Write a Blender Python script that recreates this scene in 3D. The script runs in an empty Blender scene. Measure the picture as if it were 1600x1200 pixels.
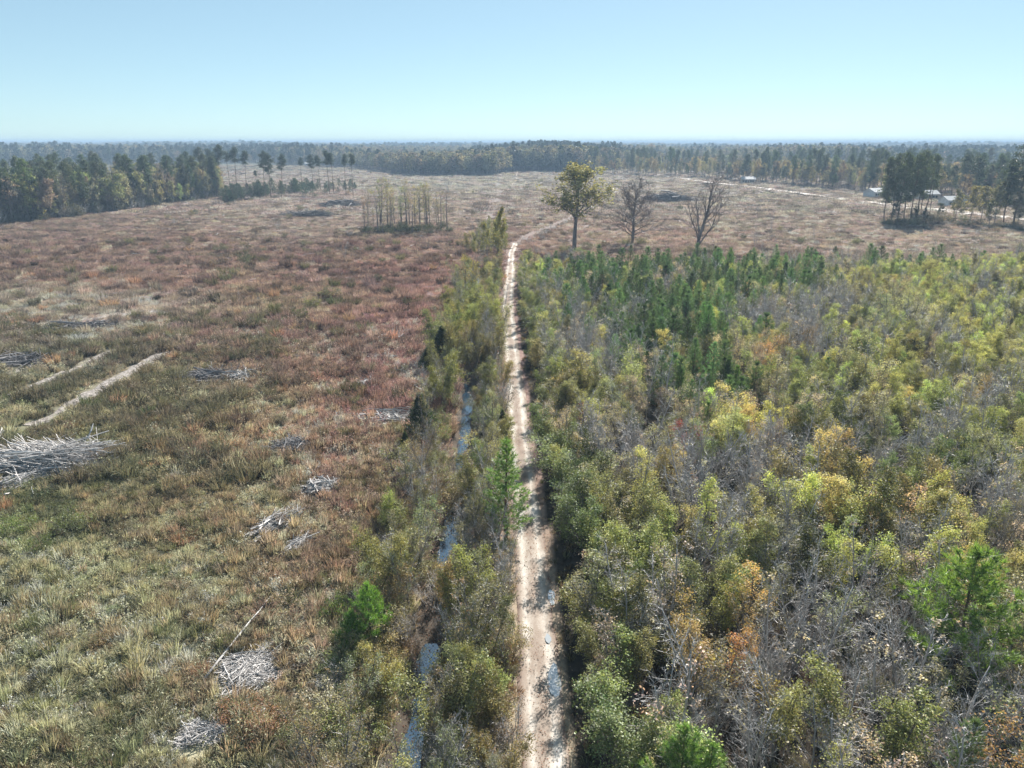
import bpy, math, random
import numpy as np

R = math.radians
rng = np.random.default_rng(11)
SC = bpy.context.scene
COL = SC.collection

# ------------------------------------------------------------------ camera, sky, sun, exposure
CAM_H, PITCH, FOC = 30.0, R(18.3), 1142.0            # metres, radians, pixels of a 1600 px wide frame
cam_data = bpy.data.cameras.new('camera')
cam = bpy.data.objects.new('camera', cam_data)
COL.objects.link(cam)
cam.location = (0, 0, CAM_H)
cam.rotation_euler = (R(90) - PITCH, 0, 0)
cam_data.sensor_width = 36.0
cam_data.lens = 36.0 * FOC / 1600.0
cam_data.clip_start = 0.5
cam_data.clip_end = 30000
SC.camera = cam

SUN_AZ, SUN_EL = R(21), R(36)                        # right of straight ahead, above the horizon
world = bpy.data.worlds.new('World')
SC.world = world
world.use_nodes = True
wn = world.node_tree
sky = wn.nodes.new('ShaderNodeTexSky')
sky.sky_type = 'NISHITA'
sky.sun_disc = False
sky.sun_elevation = SUN_EL
sky.sun_rotation = SUN_AZ
sky.air_density = 0.6
sky.dust_density = 0.12
sky.ozone_density = 3.0
bg = wn.nodes['Background']
bg.inputs['Strength'].default_value = 0.095
sky_gamma = wn.nodes.new('ShaderNodeGamma')          # the camera's tone curve for the sky as a whole
sky_gamma.inputs['Gamma'].default_value = 0.52
sky_gain = wn.nodes.new('ShaderNodeMix')
sky_gain.data_type = 'RGBA'
sky_gain.blend_type = 'MULTIPLY'
sky_gain.inputs['Factor'].default_value = 1.0
sky_gain.inputs[7].default_value = (1.27, 1.53, 1.50, 1)
wn.links.new(sky.outputs[0], sky_gamma.inputs['Color'])
wn.links.new(sky_gamma.outputs[0], sky_gain.inputs[6])
wn.links.new(sky_gain.outputs[2], bg.inputs['Color'])

sun_data = bpy.data.lights.new('sun', 'SUN')
sun_data.energy = 5.0
sun_data.angle = R(0.53)
sun_data.color = (1.0, 0.965, 0.91)
sun = bpy.data.objects.new('sun', sun_data)
COL.objects.link(sun)
sun.location = (60, 140, 120)
sun.rotation_euler = (R(90) - SUN_EL, 0, R(180) - SUN_AZ)

SC.view_settings.view_transform = 'Standard'
SC.view_settings.look = 'None'
SC.view_settings.exposure = 1.18
SC.view_settings.gamma = 1.0
SC.render.engine = 'CYCLES'
SC.cycles.max_bounces = 3
SC.cycles.diffuse_bounces = 1
SC.cycles.glossy_bounces = 2
SC.cycles.transmission_bounces = 4
SC.cycles.volume_bounces = 0
SC.cycles.use_denoising = True
SC.cycles.use_light_tree = False
SC.cycles.sample_clamp_indirect = 3.0
SC.cycles.caustics_reflective = False
SC.cycles.caustics_refractive = False


def G(u, v, h=0.0):
    """ground point seen at pixel (u, v) of the 1600 x 1200 photograph, at height h"""
    dx = (u - 800) / FOC
    k = (v - 600) / FOC
    dy = math.cos(PITCH) - k * math.sin(PITCH)
    dz = -math.sin(PITCH) - k * math.cos(PITCH)
    t = (CAM_H - h) / -dz
    return np.array([dx * t, dy * t, h])


def GP(pts, h=0.0):
    return np.array([G(u, v, h)[:2] for u, v in pts])


def frame_u(x, y, z=0):
    d = y * math.cos(PITCH) + (CAM_H - z) * math.sin(PITCH)
    return 800 + FOC * x / np.maximum(d, 0.1)


# ------------------------------------------------------------------ noise
_lat = rng.random((256, 256))


def vnoise(x, y, s):
    x = np.asarray(x) / s + 131.7
    y = np.asarray(y) / s + 57.3
    xi, yi = np.floor(x).astype(int), np.floor(y).astype(int)
    fx, fy = x - xi, y - yi
    fx, fy = fx * fx * (3 - 2 * fx), fy * fy * (3 - 2 * fy)
    a, b = _lat[xi % 256, yi % 256], _lat[(xi + 1) % 256, yi % 256]
    c, d = _lat[xi % 256, (yi + 1) % 256], _lat[(xi + 1) % 256, (yi + 1) % 256]
    return (a * (1 - fx) + b * fx) * (1 - fy) + (c * (1 - fx) + d * fx) * fy


def fbm(x, y, s, n=3):
    return sum(vnoise(x, y, s / 2 ** i) * 0.5 ** i for i in range(n)) / sum(0.5 ** i for i in range(n))


# ------------------------------------------------------------------ materials
def new_mat(name):
    m = bpy.data.materials.new(name)
    m.use_nodes = True
    m.node_tree.nodes.clear()
    nt = m.node_tree

    def N(t, **kw):
        n = nt.nodes.new(t)
        for k, v in kw.items():
            setattr(n, k, v)
        return n
    out = N('ShaderNodeOutputMaterial')
    return m, nt, N, nt.links.new, out


def leaf_material(name, trans=0.45, gloss=0.05, vlo=0.35, vhi=1.65, hue=0.05, warm=(1.15, 1.08, 0.7)):
    """tint from the object or instance, varied leaf by leaf; partly translucent"""
    m, nt, N, L, out = new_mat(name)
    a = N('ShaderNodeAttribute', attribute_type='INSTANCER', attribute_name='tint')
    v = N('ShaderNodeAttribute', attribute_type='GEOMETRY', attribute_name='var')
    mr = N('ShaderNodeMapRange')
    mr.inputs['To Min'].default_value = vlo
    mr.inputs['To Max'].default_value = vhi
    L(v.outputs['Fac'], mr.inputs['Value'])
    mh = N('ShaderNodeMapRange')
    mh.inputs['To Min'].default_value = 0.5 + hue / 2
    mh.inputs['To Max'].default_value = 0.5 - hue / 2
    mm = N('ShaderNodeMath', operation='FRACT')
    mu = N('ShaderNodeMath', operation='MULTIPLY')
    mu.inputs[1].default_value = 7.31
    L(v.outputs['Fac'], mu.inputs[0])
    L(mu.outputs[0], mm.inputs[0])
    L(mm.outputs[0], mh.inputs['Value'])
    h = N('ShaderNodeHueSaturation')
    L(a.outputs['Color'], h.inputs['Color'])
    L(mh.outputs[0], h.inputs['Hue'])
    L(mr.outputs[0], h.inputs['Value'])
    w = N('ShaderNodeMix', data_type='RGBA', blend_type='MULTIPLY')
    w.inputs['Factor'].default_value = 1.0
    w.inputs[7].default_value = (*warm, 1)
    L(h.outputs[0], w.inputs[6])
    d = N('ShaderNodeBsdfDiffuse')
    t = N('ShaderNodeBsdfTranslucent')
    L(h.outputs[0], d.inputs['Color'])
    L(w.outputs[2], t.inputs['Color'])
    mx = N('ShaderNodeMixShader')
    mx.inputs[0].default_value = trans
    L(d.outputs[0], mx.inputs[1])
    L(t.outputs[0], mx.inputs[2])
    g = N('ShaderNodeBsdfGlossy')
    g.inputs['Roughness'].default_value = 0.5
    mg = N('ShaderNodeMixShader')
    mg.inputs[0].default_value = gloss
    L(mx.outputs[0], mg.inputs[1])
    L(g.outputs[0], mg.inputs[2])
    L(mg.outputs[0], out.inputs[0])
    return m


def bark_material(name, c1, c2, rough=0.8, scale=6.0, spec=0.25):
    m, nt, N, L, out = new_mat(name)
    tc = N('ShaderNodeTexCoord')
    mp = N('ShaderNodeMapping')
    mp.inputs['Scale'].default_value = (1, 1, 0.25)
    nz = N('ShaderNodeTexNoise')
    nz.inputs['Scale'].default_value = scale
    nz.inputs['Detail'].default_value = 4
    cr = N('ShaderNodeValToRGB')
    cr.color_ramp.elements[0].position = 0.3
    cr.color_ramp.elements[0].color = (*c1, 1)
    cr.color_ramp.elements[1].position = 0.7
    cr.color_ramp.elements[1].color = (*c2, 1)
    L(tc.outputs['Object'], mp.inputs[0])
    L(mp.outputs[0], nz.inputs[0])
    L(nz.outputs['Fac'], cr.inputs[0])
    b = N('ShaderNodeBsdfPrincipled')
    b.inputs['Roughness'].default_value = rough
    b.inputs['Specular IOR Level'].default_value = spec
    L(cr.outputs[0], b.inputs['Base Color'])
    L(b.outputs[0], out.inputs[0])
    return m


M_LEAF = leaf_material('leaf', trans=0.42, gloss=0.035)
M_NEEDLE = leaf_material('needle', trans=0.45, gloss=0.06, hue=0.03, warm=(1.1, 1.1, 0.6))
M_GRASS = leaf_material('dry_grass', trans=0.38, gloss=0.012, vlo=0.45, vhi=1.55, hue=0.04, warm=(1.05, 1.0, 0.85))
M_BARK = bark_material('sapling_bark', (0.10, 0.088, 0.078), (0.25, 0.225, 0.20))
M_TWIG = bark_material('bare_twig', (0.26, 0.24, 0.225), (0.54, 0.51, 0.485), rough=0.45, spec=0.5, scale=2.0)
M_PBARK = bark_material('pine_bark', (0.07, 0.048, 0.036), (0.19, 0.135, 0.10))
M_DARKTWIG = bark_material('hardwood_twig', (0.12, 0.098, 0.09), (0.28, 0.24, 0.225), rough=0.6, scale=1.5)
M_DEAD = bark_material('bleached_wood', (0.27, 0.25, 0.235), (0.66, 0.62, 0.585), rough=0.6, scale=3.0, spec=0.4)
M_OLDWOOD = bark_material('weathered_slash', (0.08, 0.075, 0.075), (0.30, 0.285, 0.28), rough=0.7, scale=3.0)


# ------------------------------------------------------------------ mesh building
class MB:
    """collects vertex blocks and faces, links them as one mesh"""

    def __init__(s):
        s.v, s.q, s.t, s.qm, s.tm, s.var = [], [], [], [], [], []
        s.n = 0

    def add(s, v, q=None, t=None, mat=0, var=None):
        v = np.asarray(v, float).reshape(-1, 3)
        if q is not None and len(q):
            q = np.asarray(q, np.int64) + s.n
            s.q.append(q)
            s.qm.append(np.full(len(q), mat))
        if t is not None and len(t):
            t = np.asarray(t, np.int64) + s.n
            s.t.append(t)
            s.tm.append(np.full(len(t), mat))
        s.v.append(v)
        s.var.append(np.full(len(v), 0.5) if var is None else np.asarray(var, float))
        s.n += len(v)

    def join(s, o, mat=0):
        q = np.concatenate(o.q) if o.q else None
        t = np.concatenate(o.t) if o.t else None
        s.add(np.concatenate(o.v), q, t, mat, np.concatenate(o.var))

    def mesh(s, name, mats, smooth=False):
        me = bpy.data.meshes.new(name)
        v = np.concatenate(s.v) if s.v else np.zeros((0, 3))
        q = np.concatenate(s.q) if s.q else np.zeros((0, 4), int)
        t = np.concatenate(s.t) if s.t else np.zeros((0, 3), int)
        me.vertices.add(len(v))
        me.vertices.foreach_set('co', v.astype('f').ravel())
        loops = np.concatenate([q.ravel(), t.ravel()]).astype('i')
        me.loops.add(len(loops))
        me.loops.foreach_set('vertex_index', loops)
        npoly = len(q) + len(t)
        me.polygons.add(npoly)
        st = np.concatenate([np.arange(len(q)) * 4, len(q) * 4 + np.arange(len(t)) * 3]).astype('i')
        me.polygons.foreach_set('loop_start', st)
        mi = np.concatenate(s.qm + s.tm).astype('i') if npoly else np.zeros(0, 'i')
        me.polygons.foreach_set('material_index', mi)
        me.polygons.foreach_set('use_smooth', np.full(npoly, smooth))
        at = me.attributes.new('var', 'FLOAT', 'POINT')
        at.data.foreach_set('value', np.concatenate(s.var).astype('f') if s.v else np.zeros(0, 'f'))
        for m in (mats if isinstance(mats, (list, tuple)) else [mats]):
            me.materials.append(m)
        me.update(calc_edges=True)
        return me

    # shapes
    def tube(s, pts, rad, sides=6, mat=0, cap=True):
        pts = np.asarray(pts, float)
        n = len(pts)
        tan = np.gradient(pts, axis=0)
        tan /= np.linalg.norm(tan, axis=1)[:, None] + 1e-9
        ref = np.array([0.31, 0.95, 0.05])
        a = np.cross(tan, ref)
        a /= np.linalg.norm(a, axis=1)[:, None] + 1e-9
        b = np.cross(tan, a)
        th = np.arange(sides) * 2 * math.pi / sides
        rad = np.broadcast_to(rad, (n,))
        ring = pts[:, None, :] + rad[:, None, None] * (np.cos(th)[None, :, None] * a[:, None, :] + np.sin(th)[None, :, None] * b[:, None, :])
        i = np.arange(n - 1)[:, None] * sides
        j = np.arange(sides)[None, :]
        k = (j + 1) % sides
        q = np.stack([i + j, i + k, i + sides + k, i + sides + j], -1).reshape(-1, 4)
        v = ring.reshape(-1, 3)
        t = []
        if cap:
            v = np.concatenate([v, pts[-1:] + tan[-1:] * rad[-1] * 0.3, pts[:1]])
            c = n * sides
            for jj in range(sides):
                t.append((c - sides + jj, c - sides + (jj + 1) % sides, c))
                t.append(((jj + 1) % sides, jj, c + 1))
        s.add(v, q, t, mat)

    def sticks(s, p0, p1, r0, r1, mat=0):
        """many thin three-sided sticks"""
        p0, p1 = np.asarray(p0, float).reshape(-1, 3), np.asarray(p1, float).reshape(-1, 3)
        n = len(p0)
        if not n:
            return
        d = p1 - p0
        d /= np.linalg.norm(d, axis=1)[:, None] + 1e-9
        a = np.cross(d, np.array([0.37, 0.61, 0.7]))
        a /= np.linalg.norm(a, axis=1)[:, None] + 1e-9
        b = np.cross(d, a)
        r0 = np.broadcast_to(r0, (n,))[:, None]
        r1 = np.broadcast_to(r1, (n,))[:, None]
        vs = []
        for p, r in ((p0, r0), (p1, r1)):
            for th in (0, 2.094, 4.189):
                vs.append(p + r * (math.cos(th) * a + math.sin(th) * b))
        v = np.stack(vs, 1).reshape(-1, 3)
        o = np.arange(n)[:, None] * 6
        q = np.concatenate([o + np.array([[0, 1, 4, 3]]), o + np.array([[1, 2, 5, 4]]), o + np.array([[2, 0, 3, 5]])])
        s.add(v, q, None, mat, np.repeat(rng.random(n), 6))

    def leaves(s, c, size, mat=0, flat=0.3, ratio=0.6, var=None):
        """diamond shaped leaves of random orientation; flat leans them to horizontal"""
        c = np.asarray(c, float).reshape(-1, 3)
        n = len(c)
        size = np.broadcast_to(size, (n,))[:, None]
        a = rng.normal(size=(n, 3))
        a[:, 2] *= 1 - flat
        a /= np.linalg.norm(a, axis=1)[:, None] + 1e-9
        b = np.cross(a, rng.normal(size=(n, 3)))
        b /= np.linalg.norm(b, axis=1)[:, None] + 1e-9
        v = np.stack([c - a * size * 0.5, c + b * size * ratio * 0.5, c + a * size * 0.5, c - b * size * ratio * 0.5], 1).reshape(-1, 3)
        s.add(v, np.arange(n)[:, None] * 4 + np.arange(4)[None], None, mat, np.repeat(rng.random(n) if var is None else var, 4))

    def blades(s, base, tip, width, mat=0, bend=0.0, var=None):
        """grass blades or needles: narrow triangles, bent in two pieces when bend > 0"""
        base, tip = np.asarray(base, float).reshape(-1, 3), np.asarray(tip, float).reshape(-1, 3)
        n = len(base)
        d = tip - base
        w = np.cross(d, rng.normal(size=(n, 3)))
        w /= np.linalg.norm(w, axis=1)[:, None] + 1e-9
        width = np.broadcast_to(width, (n,))[:, None]
        var = rng.random(n) if var is None else var
        if bend <= 0:
            v = np.stack([base - w * width / 2, base + w * width / 2, tip], 1).reshape(-1, 3)
            s.add(v, None, np.arange(n)[:, None] * 3 + np.arange(3)[None], mat, np.repeat(var, 3))
        else:
            mid = base + d * 0.55
            mid[:, 2] += bend * np.linalg.norm(d, axis=1)
            v = np.stack([base - w * width / 2, base + w * width / 2, mid + w * width * 0.4, mid - w * width * 0.4, tip], 1).reshape(-1, 3)
            o = np.arange(n)[:, None] * 5
            s.add(v, o + np.array([[0, 1, 2, 3]]), o + np.array([[3, 2, 4]]), mat, np.repeat(var, 5))

    def box(s, lo, hi, mat=0):
        x0, y0, z0 = lo
        x1, y1, z1 = hi
        v = [(x0, y0, z0), (x1, y0, z0), (x1, y1, z0), (x0, y1, z0), (x0, y0, z1), (x1, y0, z1), (x1, y1, z1), (x0, y1, z1)]
        s.add(v, [(0, 3, 2, 1), (4, 5, 6, 7), (0, 1, 5, 4), (1, 2, 6, 5), (2, 3, 7, 6), (3, 0, 4, 7)], None, mat)


def unit(v):
    v = np.asarray(v, float)
    return v / (np.linalg.norm(v) + 1e-9)


def link(name, me, parent=None, **props):
    o = bpy.data.objects.new(name, me)
    COL.objects.link(o)
    o.parent = parent
    for k, v in props.items():
        o[k] = v
    return o


def empty(name, loc, rz, scale, label, category, group=None):
    o = bpy.data.objects.new(name, None)
    COL.objects.link(o)
    o.location = loc
    o.rotation_euler = (0, 0, rz)
    o.scale = (scale, scale, scale) if np.isscalar(scale) else scale
    o.empty_display_size = 0.3
    o['label'] = label
    o['category'] = category
    if group:
        o['group'] = group
    return o


# ------------------------------------------------------------------ ground shape
TRACK = GP([(858, 1330), (851, 1195), (846, 1100), (838, 1000), (831, 880), (823, 800), (812, 700), (804, 600), (798, 540), (793, 480), (797, 430), (799, 395), (806, 380), (832, 366), (868, 352), (905, 334), (938, 316), (962, 301), (955, 292)])
DITCH = GP([(600, 1330), (636, 1190), (655, 1080), (672, 1000), (690, 900), (704, 820), (717, 740), (727, 660), (731, 600), (738, 510), (744, 460), (748, 420), (752, 395), (756, 370)])
ROADR = GP([(1040, 275), (1100, 284), (1180, 293), (1260, 303), (1370, 317), (1440, 324), (1520, 334), (1640, 348)])


def poly_x(poly, y):
    return np.interp(y, poly[:, 1], poly[:, 0])


TR_Y = TRACK[:12]                    # the part of the track that runs straight away from the camera


def track_x(y):
    return np.interp(y, TR_Y[:, 1], TR_Y[:, 0])


def ditch_x(y):
    return poly_x(DITCH, y)


def dist_poly(x, y, poly):
    x, y = np.asarray(x, float), np.asarray(y, float)
    best = np.full(np.broadcast(x, y).shape, 1e9)
    for a, b in zip(poly[:-1], poly[1:]):
        d = b - a
        t = np.clip(((x - a[0]) * d[0] + (y - a[1]) * d[1]) / (d @ d), 0, 1)
        best = np.minimum(best, np.hypot(x - a[0] - t * d[0], y - a[1] - t * d[1]))
    return best


def sstep(a, b, x):
    t = np.clip((x - a) / (b - a), 0, 1)
    return t * t * (3 - 2 * t)


_py = [(G(0, b)[1], G(0, a)[1], k) for a, b, k in ((690, 590, 0.72), (868, 775, 0.6), (1330, 965, 0.5), (530, 490, 0.6))]


def pool(y):
    """1 where the ditch holds open water"""
    out_ = np.zeros_like(np.asarray(y, float))
    for a_, b_, k_ in _py:
        lo_, hi_ = min(a_, b_), max(a_, b_)
        out_ = np.maximum(out_, k_ * sstep(lo_ - 2, lo_ + 1.5, y) * (1 - sstep(hi_ - 1.5, hi_ + 2, y)))
    return out_


def height(x, y):
    """terrain before the track bed is sunk into it"""
    x, y = np.asarray(x, float), np.asarray(y, float)
    z = ((fbm(x, y, 9, 3) - 0.5) * 0.45 + (fbm(x, y, 2.4, 2) - 0.5) * 0.3) * (1 - sstep(250, 600, y))
    z = z + (fbm(x, y, 60, 2) - 0.5) * 0.8 * sstep(60, 200, y)
    dt = dist_poly(x, y, TRACK)
    z = z * sstep(0.8, 4.0, dt) + 0.12 * (1 - sstep(1.4, 3.2, dt))
    dd = np.abs(x - ditch_x(y)) + np.where(y > DITCH[-1, 1], y - DITCH[-1, 1], 0) * 0.2
    z = z - (0.58 + 0.56 * pool(y) + 0.42 * (vnoise(x, y, 1.5) - 0.5)) * (1 - sstep(0.25, 1.9, dd)) + 0.25 * np.exp(-((dd - 3.2) / 1.0) ** 2)
    far = sstep(1500, 4500, y)
    z = z + far * (fbm(x, y, 1500, 4) - 0.42) * 34
    return z


def axis(parts):
    out = [parts[0][0]]
    for a, b, st in parts:
        n = max(1, int(round((b - a) / st)))
        out += list(a + (b - a) * np.arange(1, n + 1) / n)
    return np.array(out)


xs = axis([(-12000, -3000, 900), (-3000, -800, 200), (-800, -260, 45), (-260, -90, 8), (-90, -40, 2.0), (-40, -15, 0.8), (-15, 7, 0.36), (7, 40, 1.2), (40, 110, 3), (110, 300, 10), (300, 900, 50), (900, 3000, 200), (3000, 12000, 900)])
ys = axis([(-200, 10, 15), (10, 70, 0.7), (70, 130, 1.1), (130, 300, 2.4), (300, 500, 6), (500, 1000, 20), (1000, 3000, 80), (3000, 14000, 350)])
X, Y = np.meshgrid(xs, ys)
DT = dist_poly(X, Y, TRACK)
Z = height(X, Y) - 0.10 * (1 - sstep(0.95, 1.4, DT))
mb = MB()
ny, nx = X.shape
i = np.arange(ny - 1)[:, None] * nx + np.arange(nx - 1)[None]
mb.add(np.stack([X, Y, Z], -1), np.stack([i, i + 1, i + nx + 1, i + nx], -1).reshape(-1, 4))

# colours of the field by place: (u, v) in the photograph, colour of the dry growth there
FIELD = [
    (60, 1120, (0.43, 0.42, 0.22)), (200, 1000, (0.43, 0.40, 0.22)), (350, 1150, (0.40, 0.36, 0.21)), (80, 900, (0.38, 0.375, 0.19)), (300, 900, (0.40, 0.355, 0.20)),
    (450, 1050, (0.34, 0.26, 0.16)), (480, 960, (0.35, 0.26, 0.16)), (480, 900, (0.36, 0.26, 0.17)), (360, 780, (0.40, 0.33, 0.18)), (380, 700, (0.33, 0.23, 0.13)),
    (60, 800, (0.22, 0.24, 0.11)), (200, 720, (0.25, 0.235, 0.12)), (280, 660, (0.20, 0.195, 0.11)), (60, 680, (0.21, 0.20, 0.11)), (330, 640, (0.19, 0.19, 0.105)), (430, 630, (0.22, 0.19, 0.11)),
    (60, 610, (0.20, 0.185, 0.11)), (120, 560, (0.23, 0.20, 0.14)), (250, 590, (0.22, 0.195, 0.115)), (560, 700, (0.34, 0.215, 0.165)), (530, 640, (0.34, 0.22, 0.16)), (560, 770, (0.33, 0.20, 0.16)),
    (600, 600, (0.34, 0.225, 0.175)), (560, 540, (0.33, 0.23, 0.185)), (450, 560, (0.27, 0.195, 0.135)), (640, 500, (0.34, 0.205, 0.17)), (690, 440, (0.32, 0.20, 0.17)), (650, 560, (0.31, 0.185, 0.155)), (600, 720, (0.30, 0.18, 0.15)), (620, 640, (0.31, 0.185, 0.15)), (350, 520, (0.30, 0.22, 0.165)),
    (100, 490, (0.46, 0.38, 0.30)), (200, 480, (0.42, 0.34, 0.27)), (40, 520, (0.28, 0.23, 0.175)), (450, 470, (0.29, 0.23, 0.15)), (250, 440, (0.31, 0.215, 0.165)),
    (500, 430, (0.31, 0.21, 0.165)), (660, 420, (0.33, 0.21, 0.165)), (100, 420, (0.33, 0.235, 0.18)), (50, 370, (0.32, 0.24, 0.185)), (300, 370, (0.35, 0.255, 0.20)), (430, 360, (0.40, 0.335, 0.27)),
    (600, 390, (0.32, 0.225, 0.175)), (520, 325, (0.42, 0.355, 0.29)), (480, 300, (0.42, 0.355, 0.29)), (700, 320, (0.40, 0.335, 0.27)), (760, 290, (0.40, 0.345, 0.28)), (850, 300, (0.38, 0.30, 0.245)),
    (980, 310, (0.38, 0.295, 0.245)), (1150, 310, (0.36, 0.29, 0.235)), (1200, 350, (0.42, 0.325, 0.27)), (1030, 370, (0.44, 0.31, 0.25)), (1350, 345, (0.40, 0.305, 0.25)), (1450, 360, (0.45, 0.34, 0.275)), (1580, 370, (0.40, 0.32, 0.25)), (1300, 330, (0.36, 0.29, 0.235)),
]
_fp = np.array([G(u, v)[:2] for u, v, c in FIELD])
_fc = np.array([c for u, v, c in FIELD]) * 1.12
_red = (np.array([v < 720 and 230 < u < 720 or v < 470 and u < 720 for u, v, c in FIELD]) * 1.0)[:, None]
_fc = _fc * (1 - _red) + _fc * _red * np.array([[1.0, 0.91, 0.94]])
_fc = _fc * 0.78 + _fc.mean(1, keepdims=True) * 0.22
_fc = _fc * (1 - 0.22 * np.clip((_fp[:, 1:2] - 110) / 120, 0, 1))


def feat(x, y):
    y = np.maximum(y, 5.0)
    return np.stack([np.asarray(x) / (y + 8) * 2.6, np.log(y) * 2.2], -1)


_ff = feat(_fp[:, 0], _fp[:, 1])


def field_colour(x, y):
    f = feat(x, y)
    d2 = ((f[..., None, :] - _ff) ** 2).sum(-1)
    w = 1 / (d2 + 0.01) ** 1.6
    return (w[..., None] * _fc).sum(-2) / w.sum(-1)[..., None]


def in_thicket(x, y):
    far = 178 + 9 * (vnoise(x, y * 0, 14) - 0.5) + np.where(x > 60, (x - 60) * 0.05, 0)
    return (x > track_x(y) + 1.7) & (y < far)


gc = field_colour(X, Y) * np.where(Y > 125, 0.5, 0.62)[..., None]
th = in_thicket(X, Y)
gc[th] = (0.045, 0.036, 0.027)  # litter soil darkened to deepen the saplings' shade, verge strip included
dch = np.abs(X - ditch_x(Y))
near_d = (dch < 2.2) & (Y < 300)
gc[near_d] = (0.065, 0.052, 0.04)
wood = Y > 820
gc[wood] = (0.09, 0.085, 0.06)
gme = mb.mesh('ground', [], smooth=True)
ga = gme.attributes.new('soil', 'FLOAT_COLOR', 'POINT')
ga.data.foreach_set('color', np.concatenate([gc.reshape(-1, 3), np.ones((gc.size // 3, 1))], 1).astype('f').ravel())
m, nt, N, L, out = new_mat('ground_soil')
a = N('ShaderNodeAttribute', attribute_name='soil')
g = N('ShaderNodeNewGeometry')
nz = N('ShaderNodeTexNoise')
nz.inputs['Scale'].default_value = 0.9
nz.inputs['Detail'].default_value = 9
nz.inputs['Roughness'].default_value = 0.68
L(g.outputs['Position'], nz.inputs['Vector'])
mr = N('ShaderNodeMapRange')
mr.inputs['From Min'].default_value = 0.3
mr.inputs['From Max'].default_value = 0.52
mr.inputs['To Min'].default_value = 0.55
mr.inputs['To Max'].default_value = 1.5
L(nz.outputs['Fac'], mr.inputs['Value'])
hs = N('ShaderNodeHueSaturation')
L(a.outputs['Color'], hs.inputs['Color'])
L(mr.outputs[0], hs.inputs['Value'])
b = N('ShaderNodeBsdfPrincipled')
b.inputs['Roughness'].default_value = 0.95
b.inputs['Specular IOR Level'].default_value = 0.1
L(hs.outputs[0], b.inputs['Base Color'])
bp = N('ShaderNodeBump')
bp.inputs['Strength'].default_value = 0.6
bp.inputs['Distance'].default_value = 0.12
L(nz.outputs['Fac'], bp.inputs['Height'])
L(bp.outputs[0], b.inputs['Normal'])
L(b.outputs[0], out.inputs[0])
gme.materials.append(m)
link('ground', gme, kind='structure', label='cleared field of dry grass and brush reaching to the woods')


# ------------------------------------------------------------------ track, roads, water
def resample(poly, step):
    out = [poly[0]]
    for a, b in zip(poly[:-1], poly[1:]):
        n = max(1, int(np.hypot(*(b - a)) / step))
        for k in range(1, n + 1):
            out.append(a + (b - a) * k / n)
    out = np.array(out)
    for _ in range(6):
        out[1:-1] = (out[:-2] + 2 * out[1:-1] + out[2:]) / 4
    return out


def strip(poly, half, ncross, zfun, step=0.6, wob=0.0):
    c = resample(poly, step)
    tan = np.gradient(c, axis=0)
    tan /= np.linalg.norm(tan, axis=1)[:, None]
    nor = np.stack([tan[:, 1], -tan[:, 0]], -1)
    s = np.linspace(-1, 1, ncross)
    hw = np.broadcast_to(half(c[:, 1]) if callable(half) else half, (len(c),))
    off = s[None, :] * hw[:, None]
    if wob:
        off = off + np.abs(s[None]) ** 3 * np.sign(s)[None] * wob * (fbm(c[:, 0:1] * 0 + np.sign(s)[None] * 50, c[:, 1:2], 3.0) - 0.5)
    px = c[:, 0:1] + nor[:, 0:1] * off
    py = c[:, 1:2] + nor[:, 1:2] * off
    pz = zfun(px, py, s[None, :])
    mb = MB()
    n, k = px.shape
    i = np.arange(n - 1)[:, None] * k + np.arange(k - 1)[None]
    mb.add(np.stack([px, py, pz], -1), np.stack([i, i + 1, i + k + 1, i + k], -1).reshape(-1, 4), var=np.broadcast_to(s[None], px.shape).ravel())
    return mb


def ztrack(x, y, s):
    rut = -0.05 * np.exp(-((np.abs(s) - 0.42) / 0.13) ** 2)
    return height(x, y) + rut + 0.02 * (fbm(x, y, 0.8) - 0.5) - 0.16 * sstep(0.8, 1.0, np.abs(s))


m, nt, N, L, out = new_mat('sandy_track')
va = N('ShaderNodeAttribute', attribute_name='var')
g = N('ShaderNodeNewGeometry')
mp = N('ShaderNodeMapping')
mp.inputs['Scale'].default_value = (1.0, 0.4, 1.0)
L(g.outputs['Position'], mp.inputs[0])
n1 = N('ShaderNodeTexNoise')
n1.inputs['Scale'].default_value = 0.55
n1.inputs['Detail'].default_value = 6
n1.inputs['Roughness'].default_value = 0.65
L(mp.outputs[0], n1.inputs['Vector'])
n2 = N('ShaderNodeTexNoise')
n2.inputs['Scale'].default_value = 9
n2.inputs['Detail'].default_value = 5
n2.inputs['Roughness'].default_value = 0.75
L(g.outputs['Position'], n2.inputs['Vector'])
ab = N('ShaderNodeMath', operation='ABSOLUTE')
L(va.outputs['Fac'], ab.inputs[0])
ru = N('ShaderNodeValToRGB')                       # wheel ruts stay bare, crown and edges gather leaves
e = ru.color_ramp.elements
e[0].position, e[0].color = 0.0, (0.62, 0.62, 0.62, 1)
e[1].position, e[1].color = 1.0, (1.0, 1.0, 1.0, 1)
x_ = e.new(0.22); x_.color = (0.5, 0.5, 0.5, 1)
x_ = e.new(0.42); x_.color = (0.24, 0.24, 0.24, 1)
x_ = e.new(0.6); x_.color = (0.42, 0.42, 0.42, 1)
L(ab.outputs[0], ru.inputs[0])
ad = N('ShaderNodeMath', operation='MULTIPLY_ADD')
ad.inputs[1].default_value = 1.7
L(n1.outputs['Fac'], ad.inputs[0])
L(ru.outputs[0], ad.inputs[2])
ad2 = N('ShaderNodeMath', operation='MULTIPLY_ADD')
ad2.inputs[1].default_value = 0.55
L(n2.outputs['Fac'], ad2.inputs[0])
L(ad.outputs[0], ad2.inputs[2])
cr = N('ShaderNodeValToRGB')
e = cr.color_ramp.elements
e[0].position, e[0].color = 0.44, (0.67, 0.62, 0.555, 1)
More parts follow.
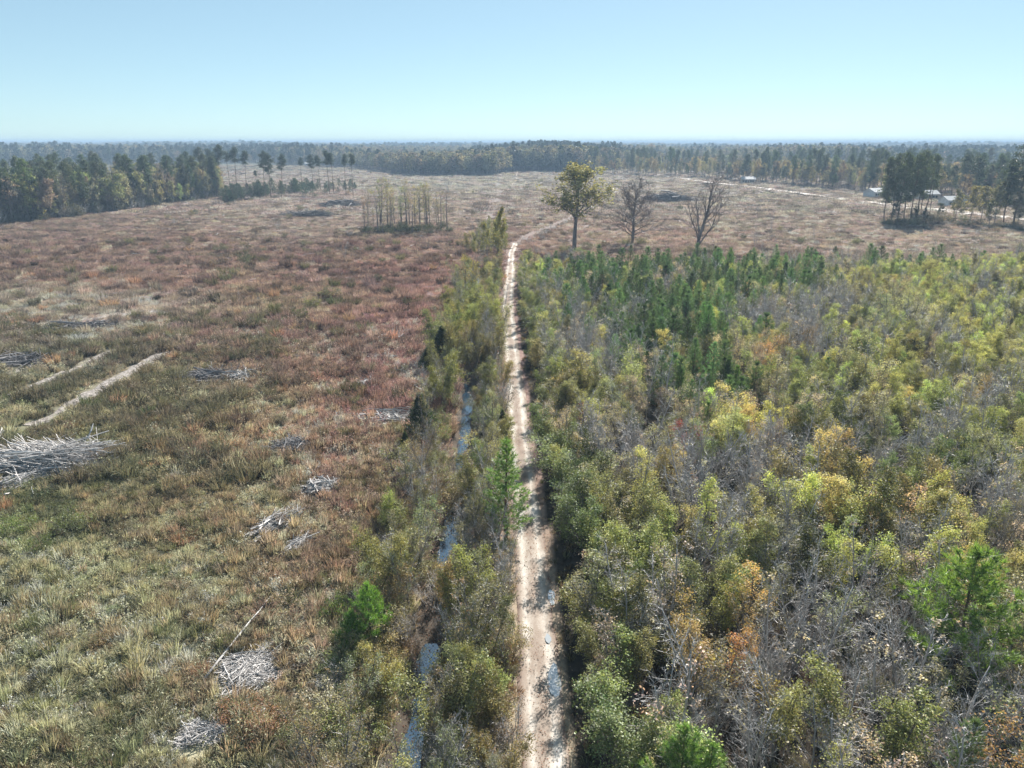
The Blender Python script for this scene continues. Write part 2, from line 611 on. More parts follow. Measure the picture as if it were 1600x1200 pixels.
e[1].position, e[1].color = 0.80, (0.19, 0.13, 0.10, 1)
x_ = e.new(0.53); x_.color = (0.48, 0.425, 0.365, 1)
x_ = e.new(0.62); x_.color = (0.32, 0.26, 0.21, 1)
sc = N('ShaderNodeMath', operation='MULTIPLY')
sc.inputs[1].default_value = 0.375
L(ad2.outputs[0], sc.inputs[0])
L(sc.outputs[0], cr.inputs[0])
b = N('ShaderNodeBsdfPrincipled')
b.inputs['Roughness'].default_value = 0.9
b.inputs['Specular IOR Level'].default_value = 0.15
L(cr.outputs[0], b.inputs['Base Color'])
bp = N('ShaderNodeBump')
bp.inputs['Strength'].default_value = 0.5
bp.inputs['Distance'].default_value = 0.04
L(n2.outputs['Fac'], bp.inputs['Height'])
L(bp.outputs[0], b.inputs['Normal'])
L(b.outputs[0], out.inputs[0])
M_SAND = m
link('path', strip(TRACK[:13], lambda y: np.where(y > 190, 1.15, 1.42), 15, ztrack, wob=0.8).mesh('path', M_SAND, smooth=True), kind='structure', label='straight sandy track between ditch and thicket')

link('path.007', strip(TRACK[16:], 0.95, 9, lambda x, y, s: height(x, y) + 0.12 - 0.16 * np.abs(s) ** 4, wob=0.8).mesh('path', M_SAND, smooth=True), kind='structure', label='short pale piece of track right of the tall tree')

m, nt, N, L, out = new_mat('pale_dirt_road')
g = N('ShaderNodeNewGeometry')
n1 = N('ShaderNodeTexNoise')
n1.inputs['Scale'].default_value = 0.25
n1.inputs['Detail'].default_value = 6
L(g.outputs['Position'], n1.inputs['Vector'])
cr = N('ShaderNodeValToRGB')
cr.color_ramp.elements[0].position, cr.color_ramp.elements[0].color = 0.3, (0.40, 0.33, 0.28, 1)
cr.color_ramp.elements[1].position, cr.color_ramp.elements[1].color = 0.65, (0.68, 0.62, 0.56, 1)
L(n1.outputs['Fac'], cr.inputs[0])
b = N('ShaderNodeBsdfPrincipled')
b.inputs['Roughness'].default_value = 0.9
L(cr.outputs[0], b.inputs['Base Color'])
L(b.outputs[0], out.inputs[0])
M_ROAD = m
link('road', strip(ROADR, 3.6, 5, lambda x, y, s: height(x, y) + 0.35 - 0.3 * np.abs(s) ** 4, step=4, wob=1.5).mesh('road', M_ROAD, smooth=True), kind='structure', label='pale dirt road running past the houses')
FARTRACK = GP([(800, 292), (806, 280), (808, 268)])
link('path.001', strip(FARTRACK, 1.3, 5, lambda x, y, s: height(x, y) + 0.12 - 0.2 * np.abs(s) ** 4, step=5, wob=2.0).mesh('path', M_SAND, smooth=True), kind='structure', label='faint pale track climbing to the far blue wood')
RUT = GP([(50, 665), (110, 635), (165, 603), (205, 580), (262, 549)])
m, nt, N, L, out = new_mat('bare_grey_soil')
g = N('ShaderNodeNewGeometry')
n1 = N('ShaderNodeTexNoise')
n1.inputs['Scale'].default_value = 2.2
n1.inputs['Detail'].default_value = 7
L(g.outputs['Position'], n1.inputs['Vector'])
cr = N('ShaderNodeValToRGB')
cr.color_ramp.elements[0].position, cr.color_ramp.elements[0].color = 0.35, (0.11, 0.09, 0.075, 1)
cr.color_ramp.elements[1].position, cr.color_ramp.elements[1].color = 0.65, (0.42, 0.37, 0.33, 1)
L(n1.outputs['Fac'], cr.inputs[0])
b = N('ShaderNodeBsdfPrincipled')
b.inputs['Roughness'].default_value = 0.85
L(cr.outputs[0], b.inputs['Base Color'])
bp = N('ShaderNodeBump')
bp.inputs['Strength'].default_value = 0.8
bp.inputs['Distance'].default_value = 0.15
L(n1.outputs['Fac'], bp.inputs['Height'])
L(bp.outputs[0], b.inputs['Normal'])
L(b.outputs[0], out.inputs[0])
M_SOIL = m
link('path.002', strip(RUT, lambda y: 0.9 + 1.3 * vnoise(0, y, 3.0), 7, lambda x, y, s: height(x, y) + 0.05 - 0.14 * np.abs(s) ** 3, step=0.5, wob=2.2).mesh('path', M_SOIL, smooth=True), kind='structure', label='bare grey wheel rut through the rough grass')

RUT2 = GP([(-20, 590), (30, 578), (70, 563), (110, 556)])
RUT5 = GP([(-10, 628), (60, 601), (125, 572), (185, 546)])
RUT3 = GP([(80, 505), (150, 498), (220, 486), (262, 490)])
for k_, (rt, hw_, lab_) in enumerate(((RUT2, 2.0, 'bare pale soil beside the heap at the left edge'), (RUT3, 2.0, 'bare pale soil behind the wheel rut'), (RUT5, 1.0, 'second fainter wheel rut beyond the first'))):
    link('path.%03d' % (14 + k_), strip(rt, lambda y: hw_ * (0.5 + 0.9 * vnoise(3, y, 2.5)), 7, lambda x, y, s: height(x, y) + 0.04 - 0.14 * np.abs(s) ** 3, step=0.5, wob=2.4).mesh('path', M_SOIL, smooth=True), kind='structure', label=lab_)

m, nt, N, L, out = new_mat('still_water')
b = N('ShaderNodeBsdfPrincipled')
b.inputs['Base Color'].default_value = (0.015, 0.04, 0.072, 1)  # blue of the reflected sky put into the base colour
b.inputs['Roughness'].default_value = 0.03
b.inputs['IOR'].default_value = 2.3
b.inputs['Specular IOR Level'].default_value = 1.0
g = N('ShaderNodeNewGeometry')
n1 = N('ShaderNodeTexNoise')
n1.inputs['Scale'].default_value = 1.5
n1.inputs['Detail'].default_value = 3
L(g.outputs['Position'], n1.inputs['Vector'])
bp = N('ShaderNodeBump')
bp.inputs['Strength'].default_value = 0.12
bp.inputs['Distance'].default_value = 0.03
L(n1.outputs['Fac'], bp.inputs['Height'])
L(bp.outputs[0], b.inputs['Normal'])
L(b.outputs[0], out.inputs[0])
M_WATER = m
link('water', strip(DITCH, 1.9, 5, lambda x, y, s: x * 0 - 0.80, step=1.0).mesh('water', M_WATER), kind='structure', label='still water lying in the ditch beside the track')


M_PUDDLE = M_WATER.copy()
M_PUDDLE.name = 'muddy_glare_puddle'
M_PUDDLE.node_tree.nodes['Principled BSDF'].inputs['Base Color'].default_value = (0.40, 0.40, 0.385, 1)  # part pale silt, part sky glare put into the base colour


def puddle(u, v, rx, ry, z=0.012):
    c = G(u, v)
    mb = MB()
    n = 26
    th_ = np.arange(n) * 2 * math.pi / n
    r = 0.75 + 0.75 * (fbm(np.cos(th_) * 1.4 + u, np.sin(th_) * 1.4 + v, 1.0, 3) - 0.35)
    px, py = c[0] + rx * r * np.cos(th_), c[1] + ry * r * np.sin(th_)
    zz = float(height(c[0], c[1])) + z
    v_ = np.concatenate([np.stack([px, py, np.full(n, zz)], -1), [[c[0], c[1], zz]]])
    mb.add(v_, None, [(k, (k + 1) % n, n) for k in range(n)])
    return mb.mesh('puddle', M_PUDDLE)


for u, v, rx, ry, lab in ((866, 1065, 0.42, 1.7, 'long shallow puddle on the track nearest the camera'), (862, 935, 0.28, 0.9, 'small puddle on the track below the narrow pine'), (856, 1000, 0.22, 0.5, 'tiny middle puddle along the shaded edge of the track')):
    o = link('puddle', puddle(u, v, rx, ry), label=lab, category='puddle', group='puddles on the sandy track')


# ------------------------------------------------------------------ plants: builders return (trunk MB, crown MB)
def grow(start, d, length, rad, lev, P, segs, tips):
    n = P['nseg'][lev]
    p = np.array(start, float)
    d = unit(d)
    pts = [p.copy()]
    rr = [rad]
    for k in range(n):
        d = unit(d + rng.normal(size=3) * P['wander'][lev] + np.array([0, 0, P['up'][lev]]))
        p = p + d * length / n
        pts.append(p.copy())
        rr.append(rad * (1 - (k + 1) / n * P.get('taper', 0.7)))
    segs.append((lev, np.array(pts), np.array(rr)))
    if lev + 1 >= P['levels']:
        tips.append((np.array(pts), lev))
        return
    nc = P['child'][lev]
    nc = max(1, int(round(nc * rng.uniform(0.75, 1.25))))
    t0 = P['from'][lev]
    az = rng.uniform(0, 6.28)
    for k in range(nc):
        t = t0 + (1 - t0) * (k + rng.random()) / nc
        f = t * n
        i0 = min(int(f), n - 1)
        q = pts[i0] + (pts[i0 + 1] - pts[i0]) * (f - i0)
        dd = unit(pts[i0 + 1] - pts[i0])
        az += 2.4 + rng.normal() * 0.4
        a = unit(np.cross(dd, [math.cos(az), math.sin(az), 0.13]))
        ang = R(rng.uniform(*P['angle'][lev]))
        cd = dd * math.cos(ang) + a * math.sin(ang)
        ln = length * P['ratio'][lev] * rng.uniform(0.65, 1.2) * P['shape'](t) if lev == 0 else length * P['ratio'][lev] * rng.uniform(0.6, 1.2) * (1.15 - 0.5 * t)
        r0 = rr[i0] * P['rratio'][lev]
        grow(q, cd, ln, max(r0, P['rmin']), lev + 1, P, segs, tips)


def wood_mesh(segs, maxlev_tube=0, sides=6, cap_mat=0, split=99):
    tr, tw = MB(), MB()
    p0, p1, r0, r1 = [], [], [], []
    q0, q1, s0, s1 = [], [], [], []
    for lev, pts, rr in segs:
        if lev <= maxlev_tube:
            tr.tube(pts, rr, sides)
        elif lev < split:
            p0.append(pts[:-1]); p1.append(pts[1:]); r0.append(rr[:-1]); r1.append(rr[1:])
        else:
            q0.append(pts[:-1]); q1.append(pts[1:]); s0.append(rr[:-1]); s1.append(rr[1:])
    if p0:
        tr.sticks(np.concatenate(p0), np.concatenate(p1), np.concatenate(r0), np.concatenate(r1))
    if q0:
        tw.sticks(np.concatenate(q0), np.concatenate(q1), np.concatenate(s0), np.concatenate(s1), mat=cap_mat)
    return tr, tw


def clusters(tips, n, jit, per, spread):
    """n leaf places gathered in sprays of about per leaves, and a shade value shared within each spray"""
    m_ = max(1, n // per)
    c = along(tips, m_, jit)
    k = rng.integers(0, m_, n)
    shade = rng.random(m_)
    return c[k] + rng.normal(size=(n, 3)) * spread * rng.uniform(0.6, 1.4, m_)[k][:, None], np.clip(shade[k] * 0.75 + rng.random(n) * 0.25, 0, 1)


def along(tips, n, jit):
    """n points scattered along the outer twigs"""
    k = rng.integers(0, len(tips), n)
    t = rng.random(n) ** 0.8
    out = np.empty((n, 3))
    for m_ in range(n):
        pts = tips[k[m_]][0]
        f = t[m_] * (len(pts) - 1)
        i0 = min(int(f), len(pts) - 2)
        out[m_] = pts[i0] + (pts[i0 + 1] - pts[i0]) * (f - i0)
    return out + rng.normal(size=(n, 3)) * jit


def sapling(h, stems, nleaf, leaf, spread=0.34, sub=5, dense=13, jit=0.12, first=0.18, bare=False, lean=0.12):
    segs, tips = [], []
    P = dict(levels=4 if bare else 3, nseg=[7, 3, 2, 2], wander=[0.06, 0.14, 0.2, 0.2], up=[0.05, 0.12, 0.06, 0.06],
             child=[dense, sub, 4], angle=[(28, 58), (25, 55), (20, 45)], ratio=[spread, 0.5, 0.6], rratio=[0.45, 0.55, 0.6],
             shape=lambda t: 1.15 - 0.75 * t, rmin=0.006 if bare else 0.007, **{'from': [first, 0.2, 0.15]})
    for s_ in range(stems):
        a_ = rng.uniform(0, 6.28)
        base = np.array([math.cos(a_), math.sin(a_), 0]) * (0.12 * (stems > 1))
        hh = h * rng.uniform(0.72, 1.0) if s_ else h
        grow(base - [0, 0, 0.1], [math.cos(a_) * lean * (1 + (stems > 1)), math.sin(a_) * lean * (1 + (stems > 1)), 1], hh, 0.016 + 0.0085 * hh, 0, P, segs, tips)
    tr, tw = wood_mesh(segs, 0, 5, split=2 if bare else 99)
    cr = MB()
    if bare:
        cr.join(tw, 1)
    if nleaf:
        c, va_ = clusters(tips, nleaf, jit * 0.5, 16, 0.15)
        cr.leaves(c, leaf * rng.uniform(0.6, 1.35, nleaf), 0, flat=0.35, var=va_)
    return tr, cr


def young_pine(h, rmax=None, tufts=0.8, nb=12, nl=0.34):
    rmax = rmax or 0.26 * h
    tr, cr = MB(), MB()
    n = 9
    z = np.linspace(-0.1, h, n)
    pts = np.stack([np.cumsum(rng.normal(size=n) * 0.02), np.cumsum(rng.normal(size=n) * 0.02), z], -1)
    tr.tube(pts, np.linspace(0.02 + 0.011 * h, 0.012, n), 6)
    tb, td = [], []
    zz = 0.10 * h
    s0, s1 = [], []
    while zz < h * 0.99:
        t = zz / h
        L_ = rmax * min(1.0, (1 - t) ** 0.75 * 1.12 + 0.05) * min(1.0, 0.55 + t * 1.6)
        az = rng.uniform(0, 6.28)
        k = rng.integers(5, 7)
        for j in range(k):
            a_ = az + j * 6.283 / k + rng.normal() * 0.15
            el = R(18 + 38 * t + rng.normal() * 7)
            ll = L_ * rng.uniform(0.72, 1.15)
            o = np.array([np.interp(zz, z, pts[:, 0]), np.interp(zz, z, pts[:, 1]), zz])
            d = np.array([math.cos(a_) * math.cos(el), math.sin(a_) * math.cos(el), math.sin(el)])
            mid = o + d * ll * 0.55
            d2 = unit(d + [0, 0, 0.55])
            tip = mid + d2 * ll * 0.5
            s0 += [o, mid]; s1 += [mid, tip]
            m_ = max(2, int(ll * 7 * tufts))
            for q in range(m_):
                f = 0.25 + 0.75 * (q + rng.random()) / m_
                p = o + d * ll * f if f < 0.55 else mid + d2 * ll * (f - 0.55)
                dir_ = unit((d if f < 0.55 else d2) + rng.normal(size=3) * 0.45 + [0, 0, 0.35])
                tb.append(p + rng.normal(size=3) * 0.05 * ll)
                td.append(dir_)
            tb.append(tip); td.append(unit(d2 + [0, 0, 0.5]))
        zz += rng.uniform(0.42, 0.66)
    for q in range(4):
        tb.append(pts[-1] - [0, 0, 0.12 * q]); td.append(np.array([0, 0, 1.0]))
    tr.sticks(s0, s1, 0.014, 0.007)
    tb, td = np.array(tb), np.array(td)
    b_ = np.repeat(tb, nb, 0)
    d_ = np.repeat(td, nb, 0) + rng.normal(size=(len(b_), 3)) * 0.55
    d_ /= np.linalg.norm(d_, axis=1)[:, None]
    ln = nl * rng.uniform(0.7, 1.2, len(b_))
    va_ = np.clip(np.repeat(rng.random(len(tb)), nb) * 0.6 + rng.random(len(b_)) * 0.4, 0, 1)
    cr.blades(b_, b_ + d_ * ln[:, None], 0.03, 0, var=va_)
    return tr, cr


def cedar(h, rmax):
    tr, cr = MB(), MB()
    tr.tube([(0, 0, -0.1), (0.02, 0.03, h * 0.5), (0, 0, h * 0.97)], [0.02 + 0.01 * h, 0.03, 0.01], 6)
    n = int(2600 * h / 3.5)
    t = rng.random(n) ** 0.75
    prof = np.minimum(1, (1 - t) * 1.5 + 0.05) * np.minimum(1, 0.5 + t * 3)
    az = rng.uniform(0, 6.283, n)
    lump = 0.42 + 0.85 * vnoise(np.cos(az) * 2.2 + 50, np.sin(az) * 2.2 + t * h * 1.6 + 9, 1.0)
    r = rmax * prof * lump * np.sqrt(rng.uniform(0.25, 1, n))
    b_ = np.stack([r * np.cos(az), r * np.sin(az), 0.05 * h + t * h * 0.95], -1)
    d_ = np.stack([np.cos(az) * 0.6, np.sin(az) * 0.6, np.full(n, 0.9)], -1) + rng.normal(size=(n, 3)) * 0.4
    d_ /= np.linalg.norm(d_, axis=1)[:, None]
    cr.blades(b_ - d_ * 0.1, b_ + d_ * rng.uniform(0.1, 0.3, n)[:, None], 0.07, 0)
    return tr, cr


def shrub(h, w, nleaf, leaf, nst=16, bare=False):
    segs, tips = [], []
    P = dict(levels=3 if bare else 2, nseg=[4, 2, 2], wander=[0.14, 0.22, 0.25], up=[0.1, 0.08, 0.05], child=[8, 4], angle=[(20, 55), (20, 50)],
             ratio=[0.5, 0.55], rratio=[0.6, 0.6], shape=lambda t: 1.1 - 0.5 * t, rmin=0.006, **{'from': [0.2, 0.2]})
    for k in range(nst):
        a_ = rng.uniform(0, 6.28)
        f = rng.random() ** 0.6
        grow([0.2 * w * f * math.cos(a_), 0.2 * w * f * math.sin(a_), -0.05], [math.cos(a_) * f * w / h * 0.8, math.sin(a_) * f * w / h * 0.8, 1], h * rng.uniform(0.6, 1.0) * (1 - 0.25 * f), 0.014, 0, P, segs, tips)
    tr, tw = wood_mesh(segs, -1, 4)
    cr = MB()
    if nleaf:
        c, va_ = clusters(tips, nleaf, 0.06, 16, 0.12)
        cr.leaves(c, leaf * rng.uniform(0.6, 1.3, nleaf), 0, flat=0.3, var=va_)
    return tr, cr


def tall_pine(h, crown=0.4, nclump=60, w=3.4, leafq=42, rad=0.24):
    tr, cr = MB(), MB()
    n = 10
    z = np.linspace(-0.3, h, n)
    bx, by = np.cumsum(rng.normal(size=n) * 0.18), np.cumsum(rng.normal(size=n) * 0.18)
    pts = np.stack([bx - bx[0], by - by[0], z], -1)
    tr.tube(pts, np.linspace(rad, 0.05, n), 7)
    cs = []
    s0, s1 = [], []
    for k in range(nclump):
        t = (k + rng.random()) / nclump
        zz = h * (1 - crown) + t * h * crown
        a_ = rng.uniform(0, 6.283)
        prof = math.sin(math.pi * min(0.97, 0.18 + 0.80 * t)) ** 0.7
        ll = w * prof * rng.uniform(0.35, 1.1)
        if k < 5:
            ll *= 0.8
        o = np.array([np.interp(zz, z, pts[:, 0]), np.interp(zz, z, pts[:, 1]), zz])
        e_ = o + np.array([math.cos(a_) * ll, math.sin(a_) * ll, ll * rng.uniform(-0.05, 0.45)])
        s0.append(o); s1.append(e_)
        cs.append(e_)
        if ll > 1.6:
            cs.append(o + (e_ - o) * 0.6 + [0, 0, 0.25])
    for k in range(6):                                    # dead stubs below the crown
        zz = h * rng.uniform(0.15, 1 - crown)
        a_ = rng.uniform(0, 6.283)
        o = np.array([np.interp(zz, z, pts[:, 0]), np.interp(zz, z, pts[:, 1]), zz])
        s0.append(o); s1.append(o + np.array([math.cos(a_), math.sin(a_), 0.15]) * rng.uniform(0.5, 1.6))
    cs.append(pts[-1])
    tr.sticks(s0, s1, 0.07, 0.025)
    cs = np.array(cs)
    c = np.repeat(cs, leafq, 0)
    c = c + rng.normal(size=c.shape) * np.array([0.55, 0.55, 0.33])
    d_ = rng.normal(size=c.shape) + [0, 0, 0.5]
    d_ /= np.linalg.norm(d_, axis=1)[:, None]
    cr.blades(c, c + d_ * rng.uniform(0.35, 0.7, len(c))[:, None], 0.2, 0)
    return tr, cr


def hardwood(h, nleaf, leaf, first=0.3, spread=0.42, bare=False, levels=4, dense=15, rad=None, shape=None, ang=(25, 60), up=0.06, jit=0.35, stem_wander=0.05, sub=6, sub2=5, rmin=0.015, lean=0.06):
    segs, tips = [], []
    P = dict(levels=levels, nseg=[8, 4, 3, 2, 2], wander=[stem_wander, 0.13, 0.18, 0.22, 0.22], up=[0.04, up, up, up * 0.6, 0.03],
             child=[dense, sub, sub2, 3], angle=[ang, (22, 55), (20, 50), (20, 50)], ratio=[spread, 0.52, 0.55, 0.6], rratio=[0.5, 0.55, 0.6, 0.65],
             shape=shape or (lambda t: 1.15 - 0.7 * t), rmin=rmin, taper=0.78, **{'from': [first, 0.22, 0.15, 0.1]})
    a_ = rng.uniform(0, 6.28)
    grow([0, 0, -0.3], [math.cos(a_) * lean, math.sin(a_) * lean, 1], h * 0.97, rad or 0.06 + 0.009 * h, 0, P, segs, tips)
    tr, tw = wood_mesh(segs, 0, 7, split=2 if bare else 99)
    cr = MB()
    if bare:
        cr.join(tw, 1)
    if nleaf:
        c, va_ = clusters(tips, nleaf, jit * 0.6, 12, 0.45)
        cr.leaves(c, leaf * rng.uniform(0.6, 1.4, nleaf), 0, flat=0.3, ratio=0.7, var=va_)
    return tr, cr


def far_tree(h, pine, n):
    """coarse tree for the woods beyond half a kilometre"""
    cr = MB()
    if pine:
        z = h * (0.45 + 0.55 * rng.random(n))
        r = 0.16 * h * np.sin(np.pi * np.clip((z / h - 0.4) / 0.62, 0.05, 1)) ** 0.7 * np.sqrt(rng.random(n))
    else:
        z = h * (0.25 + 0.75 * rng.random(n) ** 0.8)
        r = 0.32 * h * np.sin(np.pi * np.clip((z / h - 0.12) / 0.92, 0.05, 1)) ** 0.6 * np.sqrt(rng.random(n))
    az = rng.uniform(0, 6.283, n)
    r = r * (0.7 + 0.6 * vnoise(az * 2.5, z, 2.0))
    c = np.stack([r * np.cos(az), r * np.sin(az), z], -1)
    cr.leaves(c, rng.uniform(0.8, 1.7, n), 0, flat=0.2, ratio=0.8)
    tr = MB()
    tr.tube([(0, 0, -1), (0.2, 0.1, h * 0.5), (0, 0.1, h * 0.92)], [0.3, 0.22, 0.06], 4)
    return tr, cr


class Proto:
    def __init__(s, name, pair, trunk_mat, crown_mats, h, parts=('trunk', 'crown')):
        s.name, s.h, s.parts = name, h, parts
        tr, cr = pair
        s.h = max(float(np.percentile(v[:, 2], 99.9)) for v in cr.v + tr.v if len(v))
        s.trunk = tr.mesh(name + '_trunk', trunk_mat, smooth=True)
        s.crown = cr.mesh(name + '_crown', crown_mats)
        cm = crown_mats if isinstance(crown_mats, list) else [crown_mats]
        # joined copy for the uncountable mass
        jm = MB()
        jm.v, jm.var, jm.n = cr.v + [v for v in tr.v], cr.var + tr.var, cr.n + tr.n
        jm.q = cr.q + [x + cr.n for x in tr.q]
        jm.qm = cr.qm + [np.full(len(x), len(cm)) for x in tr.q]
        jm.t = cr.t + [x + cr.n for x in tr.t]
        jm.tm = cr.tm + [np.full(len(x), len(cm)) for x in tr.t]
        s.joined = jm.mesh(name + '_whole', cm + [trunk_mat])

    def place(s, name, x, y, hgt, tint, label, category, group=None, rz=None, z=None, wide=1.0):
        k = hgt / s.h
        zz = float(height(x, y)) if z is None else z
        e = empty(name, (x, y, zz - 0.03), rng.uniform(0, 6.283) if rz is None else rz, (k * wide, k * wide, k), label, category, group)
        t = bpy.data.objects.new(s.parts[0], s.trunk)
        COL.objects.link(t)
        t.parent = e
        c = bpy.data.objects.new(s.parts[1], s.crown)
        COL.objects.link(c)
        c.parent = e
        c['tint'] = [float(v) for v in tint]
        return e


CLM = [M_LEAF, M_TWIG]
P_LEAFY = [Proto('leafy_sapling', sapling(h, st, int(n * 1.7), 0.10, spread=sp, dense=d, bare=True, sub=5, lean=0.2), M_BARK, [M_LEAF, M_BARK], h) for h, st, n, sp, d in ((5.5, 2, 3600, 0.32, 14), (6.0, 1, 3000, 0.30, 18), (4.5, 3, 3600, 0.36, 11), (5.0, 2, 2600, 0.30, 13), (5.5, 3, 3000, 0.28, 12))]
P_THIN = [Proto('thin_sapling', sapling(h, st, int(n * 1.5), 0.095, spread=sp, dense=d, bare=True, sub=5, lean=0.2), M_BARK, CLM, h) for h, st, n, sp, d in ((5.5, 1, 1100, 0.30, 18), (5.0, 2, 1200, 0.32, 12), (6.0, 2, 1000, 0.28, 14))]
P_BARE = [Proto('bare_sapling', sapling(h, st, n, 0.10, spread=sp, dense=d, bare=True, sub=6), M_TWIG, CLM, h) for h, st, n, sp, d in ((6.0, 1, 60, 0.30, 18), (5.5, 2, 120, 0.30, 13), (6.5, 2, 40, 0.27, 14), (5.0, 3, 160, 0.32, 10))]
P_YPINE = [Proto('young_pine', young_pine(h, r), M_PBARK, M_NEEDLE, h) for h, r in ((6.0, 1.9), (5.0, 1.65), (7.0, 2.0), (4.0, 1.5))]
P_NPINE = [Proto('narrow_pine', young_pine(9.0, 1.75, tufts=1.2), M_PBARK, M_NEEDLE, 9.0)]
P_BPINE = [Proto('broad_pine', young_pine(6.5, 2.9, tufts=1.3, nb=14, nl=0.38), M_PBARK, M_NEEDLE, 6.5)]
P_CEDAR = [Proto('cedar', cedar(h, r), M_PBARK, M_NEEDLE, h) for h, r in ((4.5, 1.1), (3.5, 1.1))]
P_SHRUB = [Proto('shrub', shrub(h, w, int(n * 1.3), 0.085), M_BARK, M_LEAF, h, ('stem', 'foliage')) for h, w, n in ((2.2, 2.4, 1900), (1.8, 2.2, 1700), (2.6, 2.2, 2000))]
P_BSHRUB = [Proto('bare_shrub', shrub(h, w, 160, 0.08, 14, True), M_TWIG, M_LEAF, h, ('stem', 'foliage')) for h, w in ((2.2, 2.0), (1.8, 2.2))]
P_TPINE = [Proto('tall_pine', tall_pine(26, c, n, w), M_PBARK, M_NEEDLE, 26) for c, n, w in ((0.30, 42, 3.0), (0.38, 55, 3.4), (0.45, 60, 3.6), (0.25, 34, 2.6), (0.72, 100, 3.2), (0.62, 85, 3.6))]
P_HARD = [Proto('hardwood', hardwood(20, n, 0.55, first=f, spread=sp, dense=d), M_DARKTWIG, M_LEAF, 20) for n, f, sp, d in ((3600, 0.25, 0.34, 16), (3000, 0.3, 0.38, 14), (2600, 0.2, 0.32, 18))]
P_BHARD = [Proto('bare_hardwood', hardwood(20, n, 0.4, first=f, spread=sp, dense=d, bare=True, levels=4, sub=7, sub2=6, rmin=0.02), M_DARKTWIG, [M_LEAF, M_DARKTWIG], 20) for n, f, sp, d in ((500, 0.3, 0.34, 18), (300, 0.25, 0.36, 16), (200, 0.35, 0.3, 18))]
P_SLIM = [Proto('slim_tree', hardwood(17, n, 0.30, first=f, spread=0.2, dense=20, levels=3, rad=0.24, jit=0.4, stem_wander=0.03, shape=lambda t: 0.6 + 0.5 * t if t < 0.75 else 0.98 - 1.6 * (t - 0.75)), M_DARKTWIG, M_LEAF, 17) for n, f in ((800, 0.35), (560, 0.3), (300, 0.42))]
P_FARP = [Proto('far_pine', far_tree(20, True, 260), M_PBARK, M_NEEDLE, 20) for _ in range(2)]
P_FARH = [Proto('far_hardwood', far_tree(17, False, 340), M_DARKTWIG, M_LEAF, 17) for _ in range(3)]


# ------------------------------------------------------------------ uncountable growth: points that carry plant meshes
def instancer(name, protos, pos, rotz, scl, pid, tint, label, tilt=0.0):
    pos = np.asarray(pos, float)
    n = len(pos)
    coll = bpy.data.collections.new('source_' + name)
    for k, me in enumerate(protos):
        o = bpy.data.objects.new('%s_%02d' % (name, k), me)
        coll.objects.link(o)
    pm = bpy.data.meshes.new(name)
    pm.vertices.add(n)
    pm.vertices.foreach_set('co', pos.astype('f').ravel())

    def at(nm, t, key, v, dt='f'):
        A = pm.attributes.new(nm, t, 'POINT')
        A.data.foreach_set(key, np.ascontiguousarray(v, dtype=dt).ravel())
    rot = np.zeros((n, 3))
    rot[:, :2] = rng.normal(size=(n, 2)) * tilt
    rot[:, 2] = rotz
    at('rot', 'FLOAT_VECTOR', 'vector', rot)
    s3 = np.asarray(scl, float)
    if s3.ndim == 1:
        s3 = np.repeat(s3[:, None], 3, 1)
    at('scl', 'FLOAT_VECTOR', 'vector', s3)
    at('pid', 'INT', 'value', pid, 'i')
    at('tint', 'FLOAT_COLOR', 'color', np.concatenate([np.clip(tint, 0, 1), np.ones((n, 1))], 1))
    po = link(name, pm, kind='stuff', label=label)
    g = bpy.data.node_groups.new(name, 'GeometryNodeTree')
    g.interface.new_socket('Geometry', in_out='INPUT', socket_type='NodeSocketGeometry')
    g.interface.new_socket('Geometry', in_out='OUTPUT', socket_type='NodeSocketGeometry')
    N, L = g.nodes.new, g.links.new
    gi, go = N('NodeGroupInput'), N('NodeGroupOutput')
    ip, ci = N('GeometryNodeInstanceOnPoints'), N('GeometryNodeCollectionInfo')
    ci.inputs['Collection'].default_value = coll
    ci.inputs['Separate Children'].default_value = True
    ci.inputs['Reset Children'].default_value = True

    def na(nm, t):
        x = N('GeometryNodeInputNamedAttribute')
        x.data_type = t
        x.inputs['Name'].default_value = nm
        return x.outputs['Attribute']
    L(gi.outputs[0], ip.inputs['Points'])
    L(ci.outputs[0], ip.inputs['Instance'])
    ip.inputs['Pick Instance'].default_value = True
    L(na('pid', 'INT'), ip.inputs['Instance Index'])
    L(na('scl', 'FLOAT_VECTOR'), ip.inputs['Scale'])
    L(na('rot', 'FLOAT_VECTOR'), ip.inputs['Rotation'])
    L(ip.outputs[0], go.inputs[0])
    po.modifiers.new('growth', 'NODES').node_group = g
    return po


def scatter(y0, y1, step, xlo, xhi, keep=1.0):
    """jittered rows of points between xlo(y) and xhi(y); step may be a function of y"""
    out = []
    y = y0
    while y < y1:
        s = step(y) if callable(step) else step
        a, b = xlo(y), xhi(y)
        n = int((b - a) / s)
        if n > 0:
            x = a + (np.arange(n) + rng.random(n)) * (b - a) / n
            yy = y + (rng.random(n) - 0.5) * s * 1.1
            out.append(np.stack([x, yy], -1))
        y += s
    p = np.concatenate(out)
    return p[rng.random(len(p)) < keep]


def jitter_tint(c, amt=0.18, hue=0.08):
    c = np.asarray(c, float)
    n = c.shape[0]
    return np.clip(c * (1 + rng.normal(size=(n, 1)) * amt) * (1 + rng.normal(size=(n, 3)) * hue), 0.005, 1)


ORD = ['nearest', 'second', 'third', 'fourth', 'fifth', 'sixth', 'seventh', 'eighth', 'ninth', 'tenth', 'eleventh', 'twelfth', 'thirteenth', 'fourteenth', 'fifteenth', 'sixteenth', 'seventeenth', 'eighteenth', 'nineteenth', 'twentieth']


